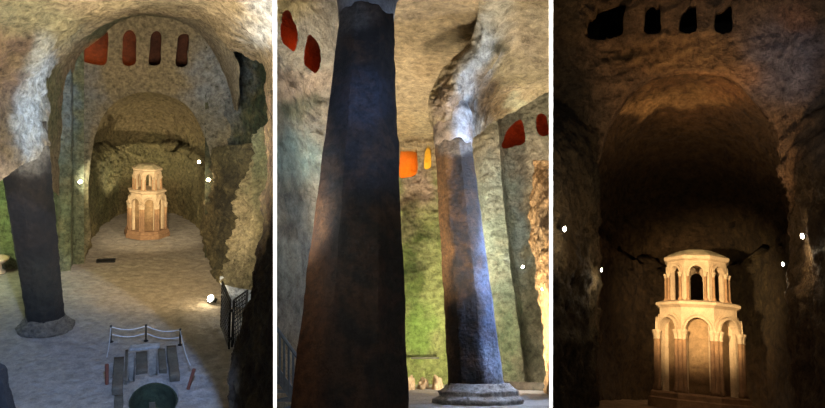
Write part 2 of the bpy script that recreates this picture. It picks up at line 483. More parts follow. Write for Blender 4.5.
def octo_pillar(ch, loc, prof, offs, rot, mat, base, patches, seg=60, sub=6, amp=0.02, s=2.0, squash=1.0):
    """eight-sided rough shaft: prof = (apothem radius, z) list, offs = (dx, z) lean"""
    bm = bmesh.new(); rings = []
    z0, z1 = prof[0][1], prof[-1][1]
    def ip(tab, z):
        for (a, za), (b, zb) in zip(tab, tab[1:]):
            if z <= zb: return a + (b - a) * (z - za) / max(1e-9, zb - za)
        return tab[-1][0]
    for i in range(seg + 1):
        z = z0 + (z1 - z0) * i / seg
        r = ip(prof, z); dx = ip(offs, z)
        vs = []
        cor = [Vector((math.cos(rot + PI / 4 * k) * r / math.cos(PI / 8), math.sin(rot + PI / 4 * k) * r / math.cos(PI / 8) * squash, z)) for k in range(8)]
        for k in range(8):
            for j in range(sub):
                p = cor[k].lerp(cor[(k + 1) % 8], j / sub) + Vector((dx, 0, 0))
                out = Vector((p.x - dx, p.y, 0)).normalized()
                a = amp * (2.2 if j == 0 else 1)
                p += out * (noise.fractal((p + loc) * s, 0.8, 2.2, 4) * a - (0.4 * amp if j == 0 else 0))
                vs.append(bm.verts.new(p))
        rings.append(vs)
    n = 8 * sub
    for A, B in zip(rings, rings[1:]):
        for k in range(n): bm.faces.new((A[k], A[(k + 1) % n], B[(k + 1) % n], B[k]))
    bm.faces.new(list(reversed(rings[0]))); bm.faces.new(rings[-1])
    return bm

def rough_round(loc, prof, n, amp, s, squash=1.0, dx=0.0):
    bm = bmesh.new()
    pts = []
    for (r, z), (r2, z2) in zip(prof, prof[1:]):
        for i in range(4): pts.append((r + (r2 - r) * i / 4, z + (z2 - z) * i / 4))
    pts.append(prof[-1])
    lathe(bm, pts, n)
    for v in bm.verts:
        v.co.y *= squash
        o = Vector((v.co.x, v.co.y, 0.3 * v.co.z)).normalized()
        v.co += o * amp * rock_noise(v.co + loc, s, 4)
    return bm
#@@CH

# ================================================================== chamber one: the nave seen from the gallery
def floor_px(ch, px, y):                        # where the floor lies in that column of view, y metres into the room
    lo, hi = -200.0, 1500.0
    for _ in range(50):
        m = (lo + hi) / 2
        if ch.P(px, m, y).z > -ch.h: lo = m
        else: hi = m
    return ch.P(px, lo, y)

def floor_sheet(ch, x0, x1, y0, y1, nx, ny, amp, s, extra=None, holes=()):
    bm = bmesh.new(); G = []
    for i in range(ny + 1):
        t = i / ny; y = y0 * (y1 / y0) ** t
        row = []
        for j in range(nx + 1):
            x = x0 + (x1 - x0) * j / nx
            p = Vector((x, y, -ch.h))
            row.append(bm.verts.new(p))
        G.append(row)
    for i in range(ny):
        for j in range(nx): bm.faces.new((G[i][j], G[i][j + 1], G[i + 1][j + 1], G[i + 1][j]))
    if holes: carve(ch, bm, holes, True)
    for v in bm.verts: v.co.z += amp * (noise.fractal(v.co * s, 0.8, 2.1, 4) - 0.3)
    for n, sg in ch.planes():
        bmesh.ops.bisect_plane(bm, geom=bm.verts[:] + bm.edges[:] + bm.faces[:], plane_co=(0, 0, 0), plane_no=n * -sg, clear_outer=True, dist=1e-5)
    thicken(bm, 2.5 if ch is C1 else 0.5, lambda v: Vector((0, 0, -1)))
    return bm

c = C1
pc = c.G(153.5, 398); PRX, PRY = 1.02, 1.75
def floor_rect(px0, px1, pyt, pyb):
    a = c.G((px0 + px1) / 2, pyt); d = c.G((px0 + px1) / 2, pyb)
    l = c.G(px0, (pyt + pyb) / 2); r = c.G(px1, (pyt + pyb) / 2)
    return l.x, r.x, d.y, a.y
pit_px = [c.px(Vector((pc.x + PRX * math.cos(a * PI / 24), pc.y + PRY * math.sin(a * PI / 24), -c.h))) for a in range(48)]
def rect_px(x0, x1, y0, y1): return [c.px(Vector((x, y, -c.h))) for x, y in ((x0, y0), (x1, y0), (x1, y1), (x0, y1))]
bays = [(128, 134.5, 354, 381), (149, 157, 350, 376)]
fl = floor_sheet(c, -16, 9, 14, 66, 420, 420, 0.06, 0.9, holes=[pit_px] + [rect_px(*floor_rect(*q)) for q in bays])
rock('floor', c, fl, M1F, '8c8272', [(150, 290, 60, 40, '94805e', .6), (60, 370, 70, 60, '8a8a88', .6), (40, 290, 40, 20, '8c8a7c', .5), (190, 380, 40, 30, '8b8d90', .6)])
bm = bmesh.new()
lathe(bm, [(.97, -2.3), (.97, -0.16), (.93, -0.14), (.90, -0.16), (.88, -1.3), (.4, -1.33), (0.05, -1.34)], 48)
for v in bm.verts: v.co.x *= PRX; v.co.y *= PRY; v.co += Vector((0, 0, 1)) * 0.02 * noise.noise(v.co * 3)
o = link('baptismal_basin', bm, M_pit, c, loc=Vector((pc.x, pc.y, -c.h)))
tag(o, 'round mossy green font basin sunk in the stone floor behind the rope railing', 'basin')
bm = bmesh.new()
box(bm, -0.13, 0.13, -1.2, 1.2, -1.28, -0.85); box(bm, -0.7, -0.13, -0.15, 0.2, -1.28, -0.85); box(bm, 0.13, 0.7, -0.15, 0.2, -1.28, -0.85)
o = link('stone_cross', bm, M_blk, c, loc=Vector((pc.x - .03, pc.y, -c.h)))
tag(o, 'dark stone cross lying in the bottom of the round font basin', 'cross')
g = c.G(106, 261); root = empty('drain_grate', c, g + Vector((0, 0, .02))); tag(root, 'small dark rectangular drain grate in the floor between the left pillar and the reliquary', 'grate')
bm = bmesh.new(); box(bm, -.62, .62, -.42, -.36, 0, .05); box(bm, -.62, .62, .36, .42, 0, .05); box(bm, -.62, -.56, -.36, .36, 0, .05); box(bm, .56, .62, -.36, .36, 0, .05); link('frame', bm, M_iron, parent=root)
bm = bmesh.new(); box(bm, -.56, .56, -.36, .36, -.04, -.01)
for i in range(9): box(bm, -.52 + i * .125, -.47 + i * .125, -.36, .36, 0, .03)
link('grille', bm, M_iron, parent=root)
# hewn blocks round the pit
def block(px0, px1, pyt, pyb, h, label, mat=M_blk, seed=0):
    x0, x1, y0, y1 = floor_rect(px0, px1, pyt, pyb)
    bm = bmesh.new(); nx, ny, nz = 6, 14, 5
    bmesh.ops.create_cube(bm, size=1); bmesh.ops.subdivide_edges(bm, edges=bm.edges[:], cuts=7, use_grid_fill=True)
    L = Vector(((x0 + x1) / 2, (y0 + y1) / 2, -c.h))
    for v in bm.verts:
        v.co = Vector((v.co.x * (x1 - x0), v.co.y * (y1 - y0), (v.co.z + 0.5) * h - 0.04))
        n_ = Vector((v.co.x, v.co.y * .4, v.co.z)).normalized()
        v.co += n_ * 0.035 * noise.fractal((v.co + L) * 2.2 + Vector((seed, 0, 0)), 0.8, 2, 4)
    o = link('stone_block', bm, mat, c, loc=L, smooth=True)
    tag(o, label, 'stone block')
block(113, 123.5, 362, 394, 0.3, 'long flat grey stone slab on the left side of the font')
block(124.8, 127.5, 354, 384, 0.25, 'thin pale kerb stone between the left slab and the narrow dark bay')
block(136, 147.5, 354, 374, 0.18, 'pale squarish stone between the two dark slots of the font', M_blk)
block(158.5, 166, 353, 374, 0.3, 'upright brown block right of the stair slot of the font')
block(168, 178, 350, 381, 0.3, 'largest rough block at the right side of the font')
block(130, 160, 345.5, 349.5, 0.14, 'white crusted lintel stone across the head of the font', MW)
block(114, 123, 398, 416, 0.2, 'low broken stone at the lower left rim of the font')
# rope railing
def post(px, py, h=0.85):
    g = c.G(px, py)
    root = empty('railing_post', c, g)
    bm = bmesh.new(); tube(bm, [Vector((0, 0, 0)), Vector((0, 0, h))], 0.035); link('shaft', bm, M_iron, parent=root)
    bm = bmesh.new(); lathe(bm, [(0.05, h - .02), (0.07, h + .03), (0.03, h + .08)], 10); link('finial', bm, M_iron, parent=root)
    bm = bmesh.new(); lathe(bm, [(0.12, 0), (0.12, .03), (0.05, .05)], 12); link('foot', bm, M_iron, parent=root)
    return root, g
posts = []
for px, py, lb in ((111, 342, 'left iron post of the low rope railing before the font'), (146, 341, 'middle iron post of the low rope railing before the font'), (180, 345, 'right iron post of the low rope railing before the font')):
    r, g = post(px, py); tag(r, lb, 'post', 'railing posts round the font'); posts.append(g)
for (a, b2), h, lb in (((0, 1), .82, 'upper rope between the left and middle railing posts'), ((1, 2), .82, 'upper rope between the middle and right railing posts'),
                   ((0, 1), .42, 'lower rope between the left and middle railing posts'), ((1, 2), .42, 'lower rope between the middle and right railing posts')):
    A = posts[a] + Vector((0, 0, h)); B = posts[b2] + Vector((0, 0, h))
    e_ = (B - A).normalized() * .065; A = A + e_; B = B - e_
    bm = bmesh.new(); tube(bm, [Vector((0, 0, 0)).lerp(B - A, t / 8) - Vector((0, 0, 0.16 * math.sin(PI * t / 8))) for t in range(9)], 0.022, 6)
    tag(link('rope', bm, M_cable, c, loc=A), lb, 'rope', 'ropes of the font railing')
for (p0, z0), (px1, py1), lb in (((0, .8), (107, 372), 'rope running back from the left railing post along the font'), ((2, .8), (190, 380), 'rope running back from the right railing post along the font')):
    A = posts[p0] + Vector((0, 0, z0)); B = c.G(px1, py1) + Vector((0, 0, .75))
    bm = bmesh.new(); tube(bm, [Vector((0, 0, 0)).lerp(B - A, t / 8) - Vector((0, 0, 0.2 * math.sin(PI * t / 8))) for t in range(9)], 0.022, 6)
    tag(link('rope', bm, M_cable, c, loc=A), lb, 'rope', 'ropes of the font railing')
for px, py, lean, lb in ((107, 384, 0.0, 'reddish brown wooden stake left of the font'), (188, 389, 0.25, 'leaning reddish brown wooden stake right of the font')):
    g = c.G(px, py); bm = bmesh.new()
    tube(bm, [Vector((0, 0, 0)), Vector((lean * .5, 0, .5)), Vector((lean, 0, .95))], [0.08, .075, .085], 10)
    tag(link('wooden_stake', bm, M_rust, c, loc=g), lb, 'stake')
# pillar
def make_pillar(ch, loc, prof, offs, rot, mat, z_base, plinth, cap, label, patches, base='2b2825', s=2.0, amp=0.03, seg=90):
    root = empty('stone_pillar', ch, loc); tag(root, label, 'pillar')
    bm = octo_pillar(ch, loc, prof, offs, rot, mat, base, patches, seg=seg, amp=amp, s=s)
    o = link('shaft', bm, mat, parent=root); paint(o.data, ch, base, patches, Matrix.Translation(loc))
    if plinth:
        bm = rough_round(loc, plinth, 64, 0.12, 1.9); o = link('plinth', bm, mat, parent=root, smooth=True)
        paint(o.data, ch, '8a8680' if ch is C2 else '5e5a50', [], Matrix.Translation(loc))
    if cap:
        prof2, dx, cb, cp = cap
        bm = rough_round(loc, prof2, 64, 0.06, 1.4)
        for v in bm.verts:
            v.co.x += dx
            if v.co.z < prof2[1][1] + .02: v.co.z += .5 * prof2[0][0] * noise.fractal((v.co + loc) * 1.3, .8, 2, 3)
        o = link('capital', bm, M2 if ch is C2 else M1, parent=root, smooth=True)
        paint(o.data, ch, cb, cp, Matrix.Translation(loc))
    return root
g = c.G(46, 328)
top = c.P(20, 120, g.y)
H = top.z + c.h
make_pillar(c, g, [(.90, 0), (.86, 1.0), (1.08, H)], [(0.05, 0), (top.x - g.x, H)], PI / 8 + .25, MP1, 0,
            [(1.32, -.1), (1.35, .12), (1.2, .22), (1.16, .36), (1.0, .46), (.95, .7)], None,
            'dark octagonal rock pillar standing on the bluish floor at the left of the nave',
            [(20, 148, 40, 20, '6b665c', .8), (30, 290, 30, 30, '20241f', .5)], base='0b0b0c')
# back wall with the four gallery windows and the apse opening
nav = []
YB = 46.6
def col_rows(ch, xs, ys, depth, base_y=None):
    rows = []
    for py in ys:
        rows.append([ch.P(x, py, depth(x, py)) if py != 'f' else floor_px(ch, x, depth(x, 400)) - Vector((0, 0, .3)) for x in xs])
    return rows
ap = [(93, 275), (91, 235), (88, 200), (90, 165), (96, 132), (109, 108), (127, 96), (145, 92), (166, 95), (186, 105), (199, 123), (209, 150), (213, 178), (211, 215), (208, 275)]
wn = [[(77.5, 56), (79, 51), (84, 42), (92, 32), (99, 27), (105, 28), (108, 34), (108, 46), (106, 63), (98, 65), (84, 62)],
      [(123, 64), (122.5, 45), (123, 36), (126, 31), (129.5, 29.5), (133, 31), (136, 37), (136, 50), (135, 64)],
      [(149, 64), (150, 48), (150.5, 38), (153, 32.5), (157, 30.5), (161, 33), (162, 40), (161, 52), (160, 64)],
      [(176, 65.5), (177, 48), (178, 38), (181, 34.5), (185, 33.5), (189, 34.5), (189.5, 42), (188, 54), (187, 65.5)]]
bm = sheet(c, col_rows(c, (70, 110, 150, 190, 250), (-30, 40, 100, 180, 'f'), lambda x, y: YB + (0.0 if x < 200 else -.4)), 230, 290, 0.2, 0.55, thick=.8, holes=[ap] + wn)
rock('wall_back', c, bm, M1, '8a7a5c', [(110, 60, 90, 14, 'a08a66', .5), (215, 85, 26, 40, '7d8891', .7), (85, 90, 18, 40, '6f7478', .6), (80, 200, 14, 60, '4c5034', .8), (150, 80, 50, 12, '94805c', .5), (210, 130, 20, 30, '6e6a5a', .6), (82, 130, 12, 40, '76766a', .6)])  # blue-grey patch at the right paints cool light on the wall
# gallery behind the windows
g0 = c.P(60, 75, YB + 1.4); g1 = c.P(230, 10, YB + 1.4)
bm = bmesh.new()
A = c.P(68, 68, YB + 1.5); B = c.P(200, 15, YB + 1.5)
def room(x0, x1, y0, y1, z0, z1, n=14, amp=.15):
    bm = bmesh.new(); bmesh.ops.create_cube(bm, size=1)
    bmesh.ops.delete(bm, geom=[f for f in bm.faces if f.normal.y < -.5], context='FACES')
    bmesh.ops.subdivide_edges(bm, edges=bm.edges[:], cuts=n, use_grid_fill=True)
    for v in bm.verts:
        v.co = Vector((x0 + (v.co.x + .5) * (x1 - x0), y0 + (v.co.y + .5) * (y1 - y0), z0 + (v.co.z + .5) * (z1 - z0)))
        v.co += Vector((0, 1, 0)) * amp * noise.fractal(v.co * .9, .8, 2, 4)
    bm.normal_update(); bmesh.ops.reverse_faces(bm, faces=bm.faces[:])
    for n, sg in c.planes():
        bmesh.ops.bisect_plane(bm, geom=bm.verts[:] + bm.edges[:] + bm.faces[:], plane_co=(0, 0, 0), plane_no=n * -sg, clear_outer=True, dist=1e-5)
    thicken(bm, .3, lambda v: Vector((0, 1, 0)))
    return bm
def gallery(x0, x1, y0, y1, z0, z1, name, mat):
    bm = room(x0, x1, y0, y1, z0, z1)
    o = link(name, bm, mat, c); o['kind'] = 'structure'; return o
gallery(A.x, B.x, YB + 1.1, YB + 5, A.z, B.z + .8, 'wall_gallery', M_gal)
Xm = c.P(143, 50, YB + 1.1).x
bm = bmesh.new(); box(bm, Xm - .15, Xm + .15, YB + .9, YB + 5, A.z - .2, B.z + .9)  # added cross wall, keeps lamp light from the two right windows
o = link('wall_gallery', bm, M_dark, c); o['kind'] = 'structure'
light(c, 'gallery_lamp', 'POINT', Vector((Xm + .6, YB + 2.2, A.z + .7)), (1.0, .4, .15), 2.2, shadow_soft_size=.1)
ga = c.P(88, 55, YB + 3.0); light(c, 'gallery_lamp', 'POINT', ga, (1.0, .36, .09), 480, shadow_soft_size=.2)
ga = c.P(118, 40, YB + 2.0); light(c, 'gallery_lamp', 'POINT', ga, (1.0, .38, .09), 170, shadow_soft_size=.2)
# apse niche: curved wall, ledge and half dome
cx0 = (c.P(90, 240, YB).x + c.P(210, 240, YB).x) / 2; RW = (c.P(213, 200, YB).x - c.P(88, 200, YB).x) / 2 + .25; RD = 15.5
zl = c.P(150, 150, YB + 12).z; zt = c.P(145, 90, YB).z + .15
def niche(ch, cx, y0, RW, RD, zf, zl, zt, nu, nv, nd, amp, s, ledge=.35, seed=0, rimz=None, squ=0.8, holes=()):
    bm = bmesh.new(); G = []
    rows = []
    def plan(a, f):                             # superellipse plan
        ca, sa = math.cos(a), math.sin(a)
        return Vector((cx + RW * f * math.copysign(abs(ca) ** squ, ca), y0 - .1 + RD * f * abs(sa) ** squ * (1 if f > .99 else 1), 0))
    for i in range(nv + 1):
        z = zf + (zl - zf) * i / nv; rows.append((1.0, z))
    rows.append((1.0 + ledge / RW, zl + .05))
    for i in range(1, nd + 1):
        t = i / nd * PI / 2; rows.append(((1.0 + ledge / RW) * math.cos(t) if i < nd else 0.01, zl + .05 + (zt - zl) * math.sin(t)))
    for f, z in rows:
        r = []
        for j in range(nu + 1):
            a = PI * j / nu; p = plan(a, 1.0)
            if f > 1: p = Vector((cx + (p.x - cx) * f, y0 + (p.y - y0) * f, 0))
            elif f < 1: p = Vector((cx + (p.x - cx) * f, y0 + (p.y - y0) * f, 0))
            p.z = z; r.append(p)
        G.append([bm.verts.new(p) for p in r])
    for A_, B_ in zip(G, G[1:]):
        for j in range(nu): bm.faces.new((A_[j], A_[j + 1], B_[j + 1], B_[j]))
    bm.normal_update()
    ctr = Vector((cx, y0, (zf + zt) / 2))
    if sum(f.normal.dot(ctr - f.calc_center_median()) for f in bm.faces) < 0: bmesh.ops.reverse_faces(bm, faces=bm.faces[:]); bm.normal_update()
    dn = {v: v.normal.copy() for v in bm.verts}
    for v in bm.verts:
        q = v.co.copy(); v.co += dn[v] * amp * rock_noise(q + Vector((seed, 0, 0)), s)
        for (hx, hz, hr) in holes:
            if abs(q.x - hx) < hr and abs(q.z - hz) < hr: v.co -= dn[v] * hr * 5
    for n, sg in ch.planes():
        bmesh.ops.bisect_plane(bm, geom=bm.verts[:] + bm.edges[:] + bm.faces[:], plane_co=(0, 0, 0), plane_no=n * -sg, clear_outer=True, dist=1e-5)
    bm.normal_update()
    dn = {v: v.normal.copy() for v in bm.verts}
    thicken(bm, .7, lambda v: -dn[v] if v in dn else Vector((0, 1, 0)))
    return bm
holes = []
for px in (112, 121, 134, 147, 159, 172, 184):
    p = c.P(px, 116 + abs(px - 148) * .06, YB + .8 + RD * math.sqrt(max(0.1, 1 - ((px - 148) / 62) ** 2)) * .9); holes.append((p.x, p.z, .24))
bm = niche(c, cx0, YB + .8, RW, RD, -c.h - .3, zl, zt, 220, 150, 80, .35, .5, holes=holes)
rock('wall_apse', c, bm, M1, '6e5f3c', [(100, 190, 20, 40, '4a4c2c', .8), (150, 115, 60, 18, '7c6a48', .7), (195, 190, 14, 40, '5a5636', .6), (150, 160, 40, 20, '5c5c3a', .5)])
# reliquary
rg = c.G(147.5, 241); rel1 = make_reliquary(c, Vector((rg.x, rg.y + 2.0, -c.h)), math.radians(6))
tag(rel1, 'pale octagonal stone reliquary seen from above in the warm lit apse of the nave', 'reliquary', 'stone reliquaries')
# left aisle wall with its flat pilaster
def dl(x, y):
    if 57 <= x <= 71: return 44.6
    return 46.2 if x > 72 else 45.6
xs = [-60, -30, 0, 20, 40, 50, 55.5, 57, 59, 64, 69, 71, 73, 76, 84]
bm = sheet(c, [[c.P(x, y, dl(x, y)) if y != 'f' else floor_px(c, x, dl(x, y)) - Vector((0, 0, .3)) for x in xs] for y in (20, 90, 150, 210, 'f')], 230, 230, .12, .7, thick=.6)
rock('wall_left', c, bm, M1, '6c7056', [(65, 120, 14, 60, '66766f', .8), (60, 230, 24, 50, '586048', .7), (8, 210, 26, 40, '8a9a60', .8), (50, 90, 14, 30, '4e5630', .8), (66, 100, 8, 40, '7a8690', .7)])
# the big vault: outer mass, arch band, inner band
arc0 = [(-60, 150, 25), (-60, 90, 25), (-50, 0, 23), (20, -60, 22), (80, -90, 21), (150, -100, 20), (220, -90, 20), (290, -50, 20), (330, 20, 20), (340, 90, 20), (330, 160, 20)]
arcM = [(-20, 190, 27.4), (-12, 120, 28), (-5, 70, 28), (15, 25, 27), (62, -8, 26), (148, -20, 25), (215, -15, 25), (262, 10, 25), (298, 50, 25), (306, 100, 24), (300, 160, 24)]
arcA = [(20, 168, 29), (25, 120, 30), (30, 88, 30), (50, 46, 29.5), (84, 14, 29), (150, -3, 28.5), (205, 4, 28.5), (248, 28, 28), (272, 60, 28), (280, 100, 27), (276, 150, 26)]
arcB = [(46, 146, 33.5), (43, 112, 35), (45, 86, 36), (61, 52, 37), (92, 25, 37), (148, 9, 37), (192, 15, 36.5), (226, 38, 35), (250, 47, 34), (264, 68, 33), (268, 120, 31)]
arcB2 = [(44, 150, 36), (47, 112, 38), (50, 88, 39), (64, 57, 39.5), (94, 29, 39.5), (148, 12, 39.5), (193, 19, 39), (224, 44, 38), (250, 56, 37), (272, 75, 36), (280, 122, 34)]
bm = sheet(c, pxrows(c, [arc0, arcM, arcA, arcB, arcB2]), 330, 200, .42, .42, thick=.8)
rock('ceiling', c, bm, M1, '8e7c60', [(14, 60, 34, 60, '54443a', .9), (10, 130, 30, 34, '3c3632', .9), (44, 80, 12, 45, '9aa2a4', .8), (30, 120, 14, 40, '8e989c', .7), (90, 25, 40, 12, '8c7c5c', .6), (262, 20, 22, 24, 'c4ccd4', .95), (230, 20, 40, 20, 'a08c6c', .6), (20, 10, 40, 20, '74745a', .7), (62, 30, 22, 20, '7c7c60', .5), (150, 3, 60, 8, 'a09272', .5)])  # blue-grey patches put the cool light on the arch into the colour
inner = [[(38, 170, 38.5), (44, 100, 38.5), (58, 55, 38.5), (90, 25, 38.5), (120, 12, 38.5), (150, 8, 38.5), (192, 14, 38.5), (222, 36, 38), (238, 60, 37), (241, 86, 37), (238, 112, 38)],
         [(52, 190, 42), (55, 110, 42), (68, 62, 42.5), (96, 32, 42.5), (121, 18, 42.5), (150, 13, 42.5), (190, 21, 42.5), (216, 46, 42), (231, 70, 41), (236, 94, 41), (236, 110, 41)],
         [(62, 200, 47), (68, 110, 47), (76, 64, 47), (99, 38, 47.2), (122, 22, 47.2), (150, 16.5, 47.2), (189, 26, 47.2), (212, 52, 47.2), (225, 80, 47), (233, 104, 46.5), (235, 110, 46)]]
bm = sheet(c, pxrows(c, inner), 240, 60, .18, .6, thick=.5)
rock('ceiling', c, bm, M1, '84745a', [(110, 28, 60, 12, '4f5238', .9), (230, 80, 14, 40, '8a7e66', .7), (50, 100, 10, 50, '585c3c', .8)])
# right aisle recess
bm = sheet(c, col_rows(c, (205, 225, 245, 262, 300), (20, 70, 120, 170, 240, 330), lambda x, y: 46.5 - max(0, x - 228) * .09), 110, 230, .3, .6, thick=.6)
rock('wall_right', c, bm, M1, '3c4230', [(248, 80, 14, 22, '5e6a78', .6), (262, 90, 10, 40, '26301c', .9), (225, 100, 14, 60, '74767a', .6), (225, 200, 24, 60, '3c3a26', .8)])
# dark buttress and the rough right wall coming forward
def R(pts): return [c.P(*p) for p in pts]
bm = sheet(c, [R([(209, 150, 47.5), (222, 146, 44), (240, 145, 40), (262, 140, 38)]), R([(206, 190, 47.5), (220, 190, 44), (236, 190, 40), (262, 190, 38)]),
               R([(204, 225, 47.5), (214, 232, 44), (230, 230, 41), (262, 230, 38)]),
               [floor_px(c, 203, 49) - Vector((0, 0, .3)), floor_px(c, 211, 45) - Vector((0, 0, .3)), floor_px(c, 217, 41.5) - Vector((0, 0, .3)), floor_px(c, 240, 37) - Vector((0, 0, .3))]], 90, 240, .5, .7, thick=.6)
rock('wall_right', c, bm, M1, '4c452f', [(206, 200, 12, 50, '6a5a3a', .7), (228, 210, 14, 50, '2e2a1e', .9), (225, 155, 20, 14, '5a5236', .6)])
bm = sheet(c, [R([(258, 128, 37), (268, 120, 35), (290, 120, 32), (320, 120, 30)]), R([(243, 175, 37.5), (255, 175, 35.5), (275, 170, 32), (320, 170, 29)]),
               R([(236, 215, 37.5), (247, 215, 35.5), (262, 215, 32), (320, 215, 28)]), R([(229, 255, 37), (238, 255, 35), (256, 255, 32), (320, 250, 27)]),
               R([(221, 284, 36.8), (230, 286, 34.5), (250, 290, 31.5), (320, 300, 26)])], 150, 260, .6, .9, thick=.8)
rock('wall_right', c, bm, M1, '857a5a', [(262, 170, 12, 40, '6c7a5c', .6), (240, 230, 14, 40, '968666', .7), (262, 230, 16, 50, '6a5e40', .6)])
# lower right wall behind the gate, bright side passage
bm = sheet(c, [[c.P(220, 276, 37.4), c.P(238, 276, 36), c.P(262, 276, 35), c.P(300, 276, 34)], [c.P(226, 310, 36), c.P(240, 310, 36), c.P(262, 310, 35), c.P(300, 310, 34)],
               [floor_px(c, 218, 37.6) - Vector((0, 0, .3)), floor_px(c, 236, 36.4) - Vector((0, 0, .3)), floor_px(c, 258, 36) - Vector((0, 0, .3)), floor_px(c, 300, 35) - Vector((0, 0, .3))]], 60, 60, .15, .8, thick=.5)
rock('wall_passage', c, bm, M1, 'b4b8bc', [])
light(c, 'passage_daylight', 'POINT', c.P(246, 312, 33.5), (.75, .86, 1), 90, shadow_soft_size=.2)
# low kerb along the right edge of the nave floor
# lattice gate: two leaves
def gate_leaf(P0, P1, h, label, bars=9, rows_=11):
    d = (P1 - P0); L_ = d.length; ux = d.normalized()
    root = empty('lattice_gate', c, P0, math.atan2(ux.y, ux.x)); tag(root, label, 'gate', 'iron lattice gates')
    bm = bmesh.new()
    for (a, b_) in (((0, 0), (0, h)), ((L_, 0), (L_, h)), ((0, h), (L_, h)), ((0, .1), (L_, .1))):
        tube(bm, [Vector((a[0], 0, a[1])), Vector((b_[0], 0, b_[1]))], .055, 6)
    link('gate_frame', bm, M_iron, parent=root)
    bm = bmesh.new()
    for i in range(1, bars): tube(bm, [Vector((L_ * i / bars, 0, .1)), Vector((L_ * i / bars, 0, h))], .03, 5)
    for i in range(1, rows_): tube(bm, [Vector((0, .03, .1 + (h - .1) * i / rows_)), Vector((L_, .03, .1 + (h - .1) * i / rows_))], .03, 5)
    link('lattice', bm, M_iron, parent=root)
    for i in (.2, .8):
        bm = bmesh.new(); box(bm, -.12, .04, -.05, .05, h * i - .08, h * i + .08); link('hinge', bm, M_iron, parent=root)
    return root
a1 = c.G(221, 327); a2 = c.G(229, 349)
gate_leaf(a2, a1, 2.7, 'dark iron lattice gate leaf standing open beside the floor lamp')
a3 = c.G(243, 335)
gate_leaf(c.G(232, 347), c.P(245, 0, 33.6) * 1 if False else Vector((a3.x + .15, a3.y, a3.z)), 2.6, 'iron lattice gate leaf before the bright side passage')
# near dark rock at the right
bm = sheet(c, [R([(266, 95, 17), (272, 90, 15), (300, 90, 13), (340, 90, 12)]), R([(267, 165, 17), (274, 165, 15), (300, 165, 13), (340, 165, 12)]), R([(263, 225, 17), (272, 225, 14.5), (300, 225, 12.5), (340, 225, 11)]),
               R([(252, 280, 17), (262, 280, 14.5), (290, 280, 12), (340, 280, 10)]), R([(239, 330, 17), (252, 335, 14), (280, 340, 11.5), (340, 340, 9.5)]), R([(228, 372, 17), (242, 380, 13.5), (275, 390, 11), (340, 400, 9)]),
               R([(221, 425, 16), (240, 430, 12.5), (275, 430, 10), (340, 440, 8.5)])], 120, 260, .22, 1.1, thick=.8)
rock('wall_right', c, bm, M1, '3a2c1c', [(262, 330, 30, 50, '33261a', .7), (240, 330, 6, 60, '4c3c26', .5)])
# near dark pillar edge in the bottom left corner
g = c.P(-16, 420, 17)
make_pillar(c, Vector((g.x, g.y, -c.h)), [(.95, 0), (.85, 4.2), (.5, 6.4)], [(0, 0), (-.05, 6.4)], .3, MP1, 0, [(1.3, -.1), (1.3, .3), (1.0, .5)], None, 'near black rock stump cut off by the lower left corner', [], base='1c1b1a')
# round stone basin at the far left edge
g = c.G(1, 268)
bm = bmesh.new(); lathe(bm, [(.5, 0), (.55, .1), (.35, .25), (.35, .6), (.75, .9), (.8, 1.05), (.66, 1.05), (.5, .85), (.1, .8)], 24)
tag(link('stone_basin', bm, MR, c, loc=g + Vector((-.1, -1.1, 0)), smooth=True), 'pale round stone basin by the green left wall of the nave', 'basin')
# lamps of the nave
lamp(c, c.G(211, 304) + Vector((0, 0, .35)), c.G(150, 290) + Vector((0, -6, 3)), .24, 'bright white floodlight on the floor beside the dark gate', 'floodlights of the nave', M_glowC)
for px, py, y, lb in ((80, 182, 44.6, 'small wall floodlight left of the apse opening'), (208.5, 180, 43.5, 'lower small wall floodlight right of the apse opening'), (199, 162, 47.5, 'higher small wall floodlight at the right rim of the apse')):
    lamp(c, c.P(px, py, y), c.P(px, py, y) + Vector((0.3 if px < 100 else -.3, -2, .5)), .13, lb, 'floodlights of the nave')
# light of the nave
p = c.G(211, 303) + Vector((-.3, -.3, .8)); light(c, 'floor_flood', 'POINT', p, (1, .86, .62), 160, shadow_soft_size=.2)
light(c, 'apse_spot', 'SPOT', c.P(82, 176, 44.0), WARM, 3600, c.G(150, 232) + Vector((0, 0, 3)), spot_size=math.radians(75), spot_blend=.7, shadow_soft_size=.2)
light(c, 'apse_spot', 'SPOT', c.P(206, 176, 43.2), WARM, 3600, c.G(146, 232) + Vector((0, 0, 3)), spot_size=math.radians(75), spot_blend=.7, shadow_soft_size=.2)
light(c, 'apse_dome_spot', 'SPOT', c.G(125, 225) + Vector((0, 0, 1)), WARM, 3600, c.P(150, 115, 60), spot_size=math.radians(120), spot_blend=.8, shadow_soft_size=.3)
light(c, 'nave_warm_light', 'SPOT', c.P(150, 150, 30), (1, .78, .5), 8000, c.G(165, 262), spot_size=math.radians(60), spot_blend=.7, shadow_soft_size=.8)
SB = Vector((.9, 4, 5.2)); e1 = (c.G(38, 232) - SB).normalized(); e2 = (c.G(216, 348) - SB).normalized()
nb = e1.cross(e2).normalized(); nb = nb if nb.dot(c.G(60, 400) - SB) > 0 else -nb
HB = math.radians(27); ab = (e1 + e2).normalized() * math.cos(HB) + nb * math.sin(HB)
light(c, 'daylight_beam', 'SPOT', SB, (.33, .52, 1), 62000, SB + ab * 30, spot_size=2 * HB, spot_blend=.04, shadow_soft_size=.25)
light(c, 'vault_light', 'SPOT', c.P(150, 190, 12), (1, .89, .7), 60000, c.P(150, 50, 40), spot_size=math.radians(74), spot_blend=.5, shadow_soft_size=1.5)
light(c, 'left_cool_light', 'SPOT', c.P(130, 150, 27), COOL, 4500, c.P(30, 110, 33), spot_size=math.radians(80), spot_blend=.8, shadow_soft_size=.5)
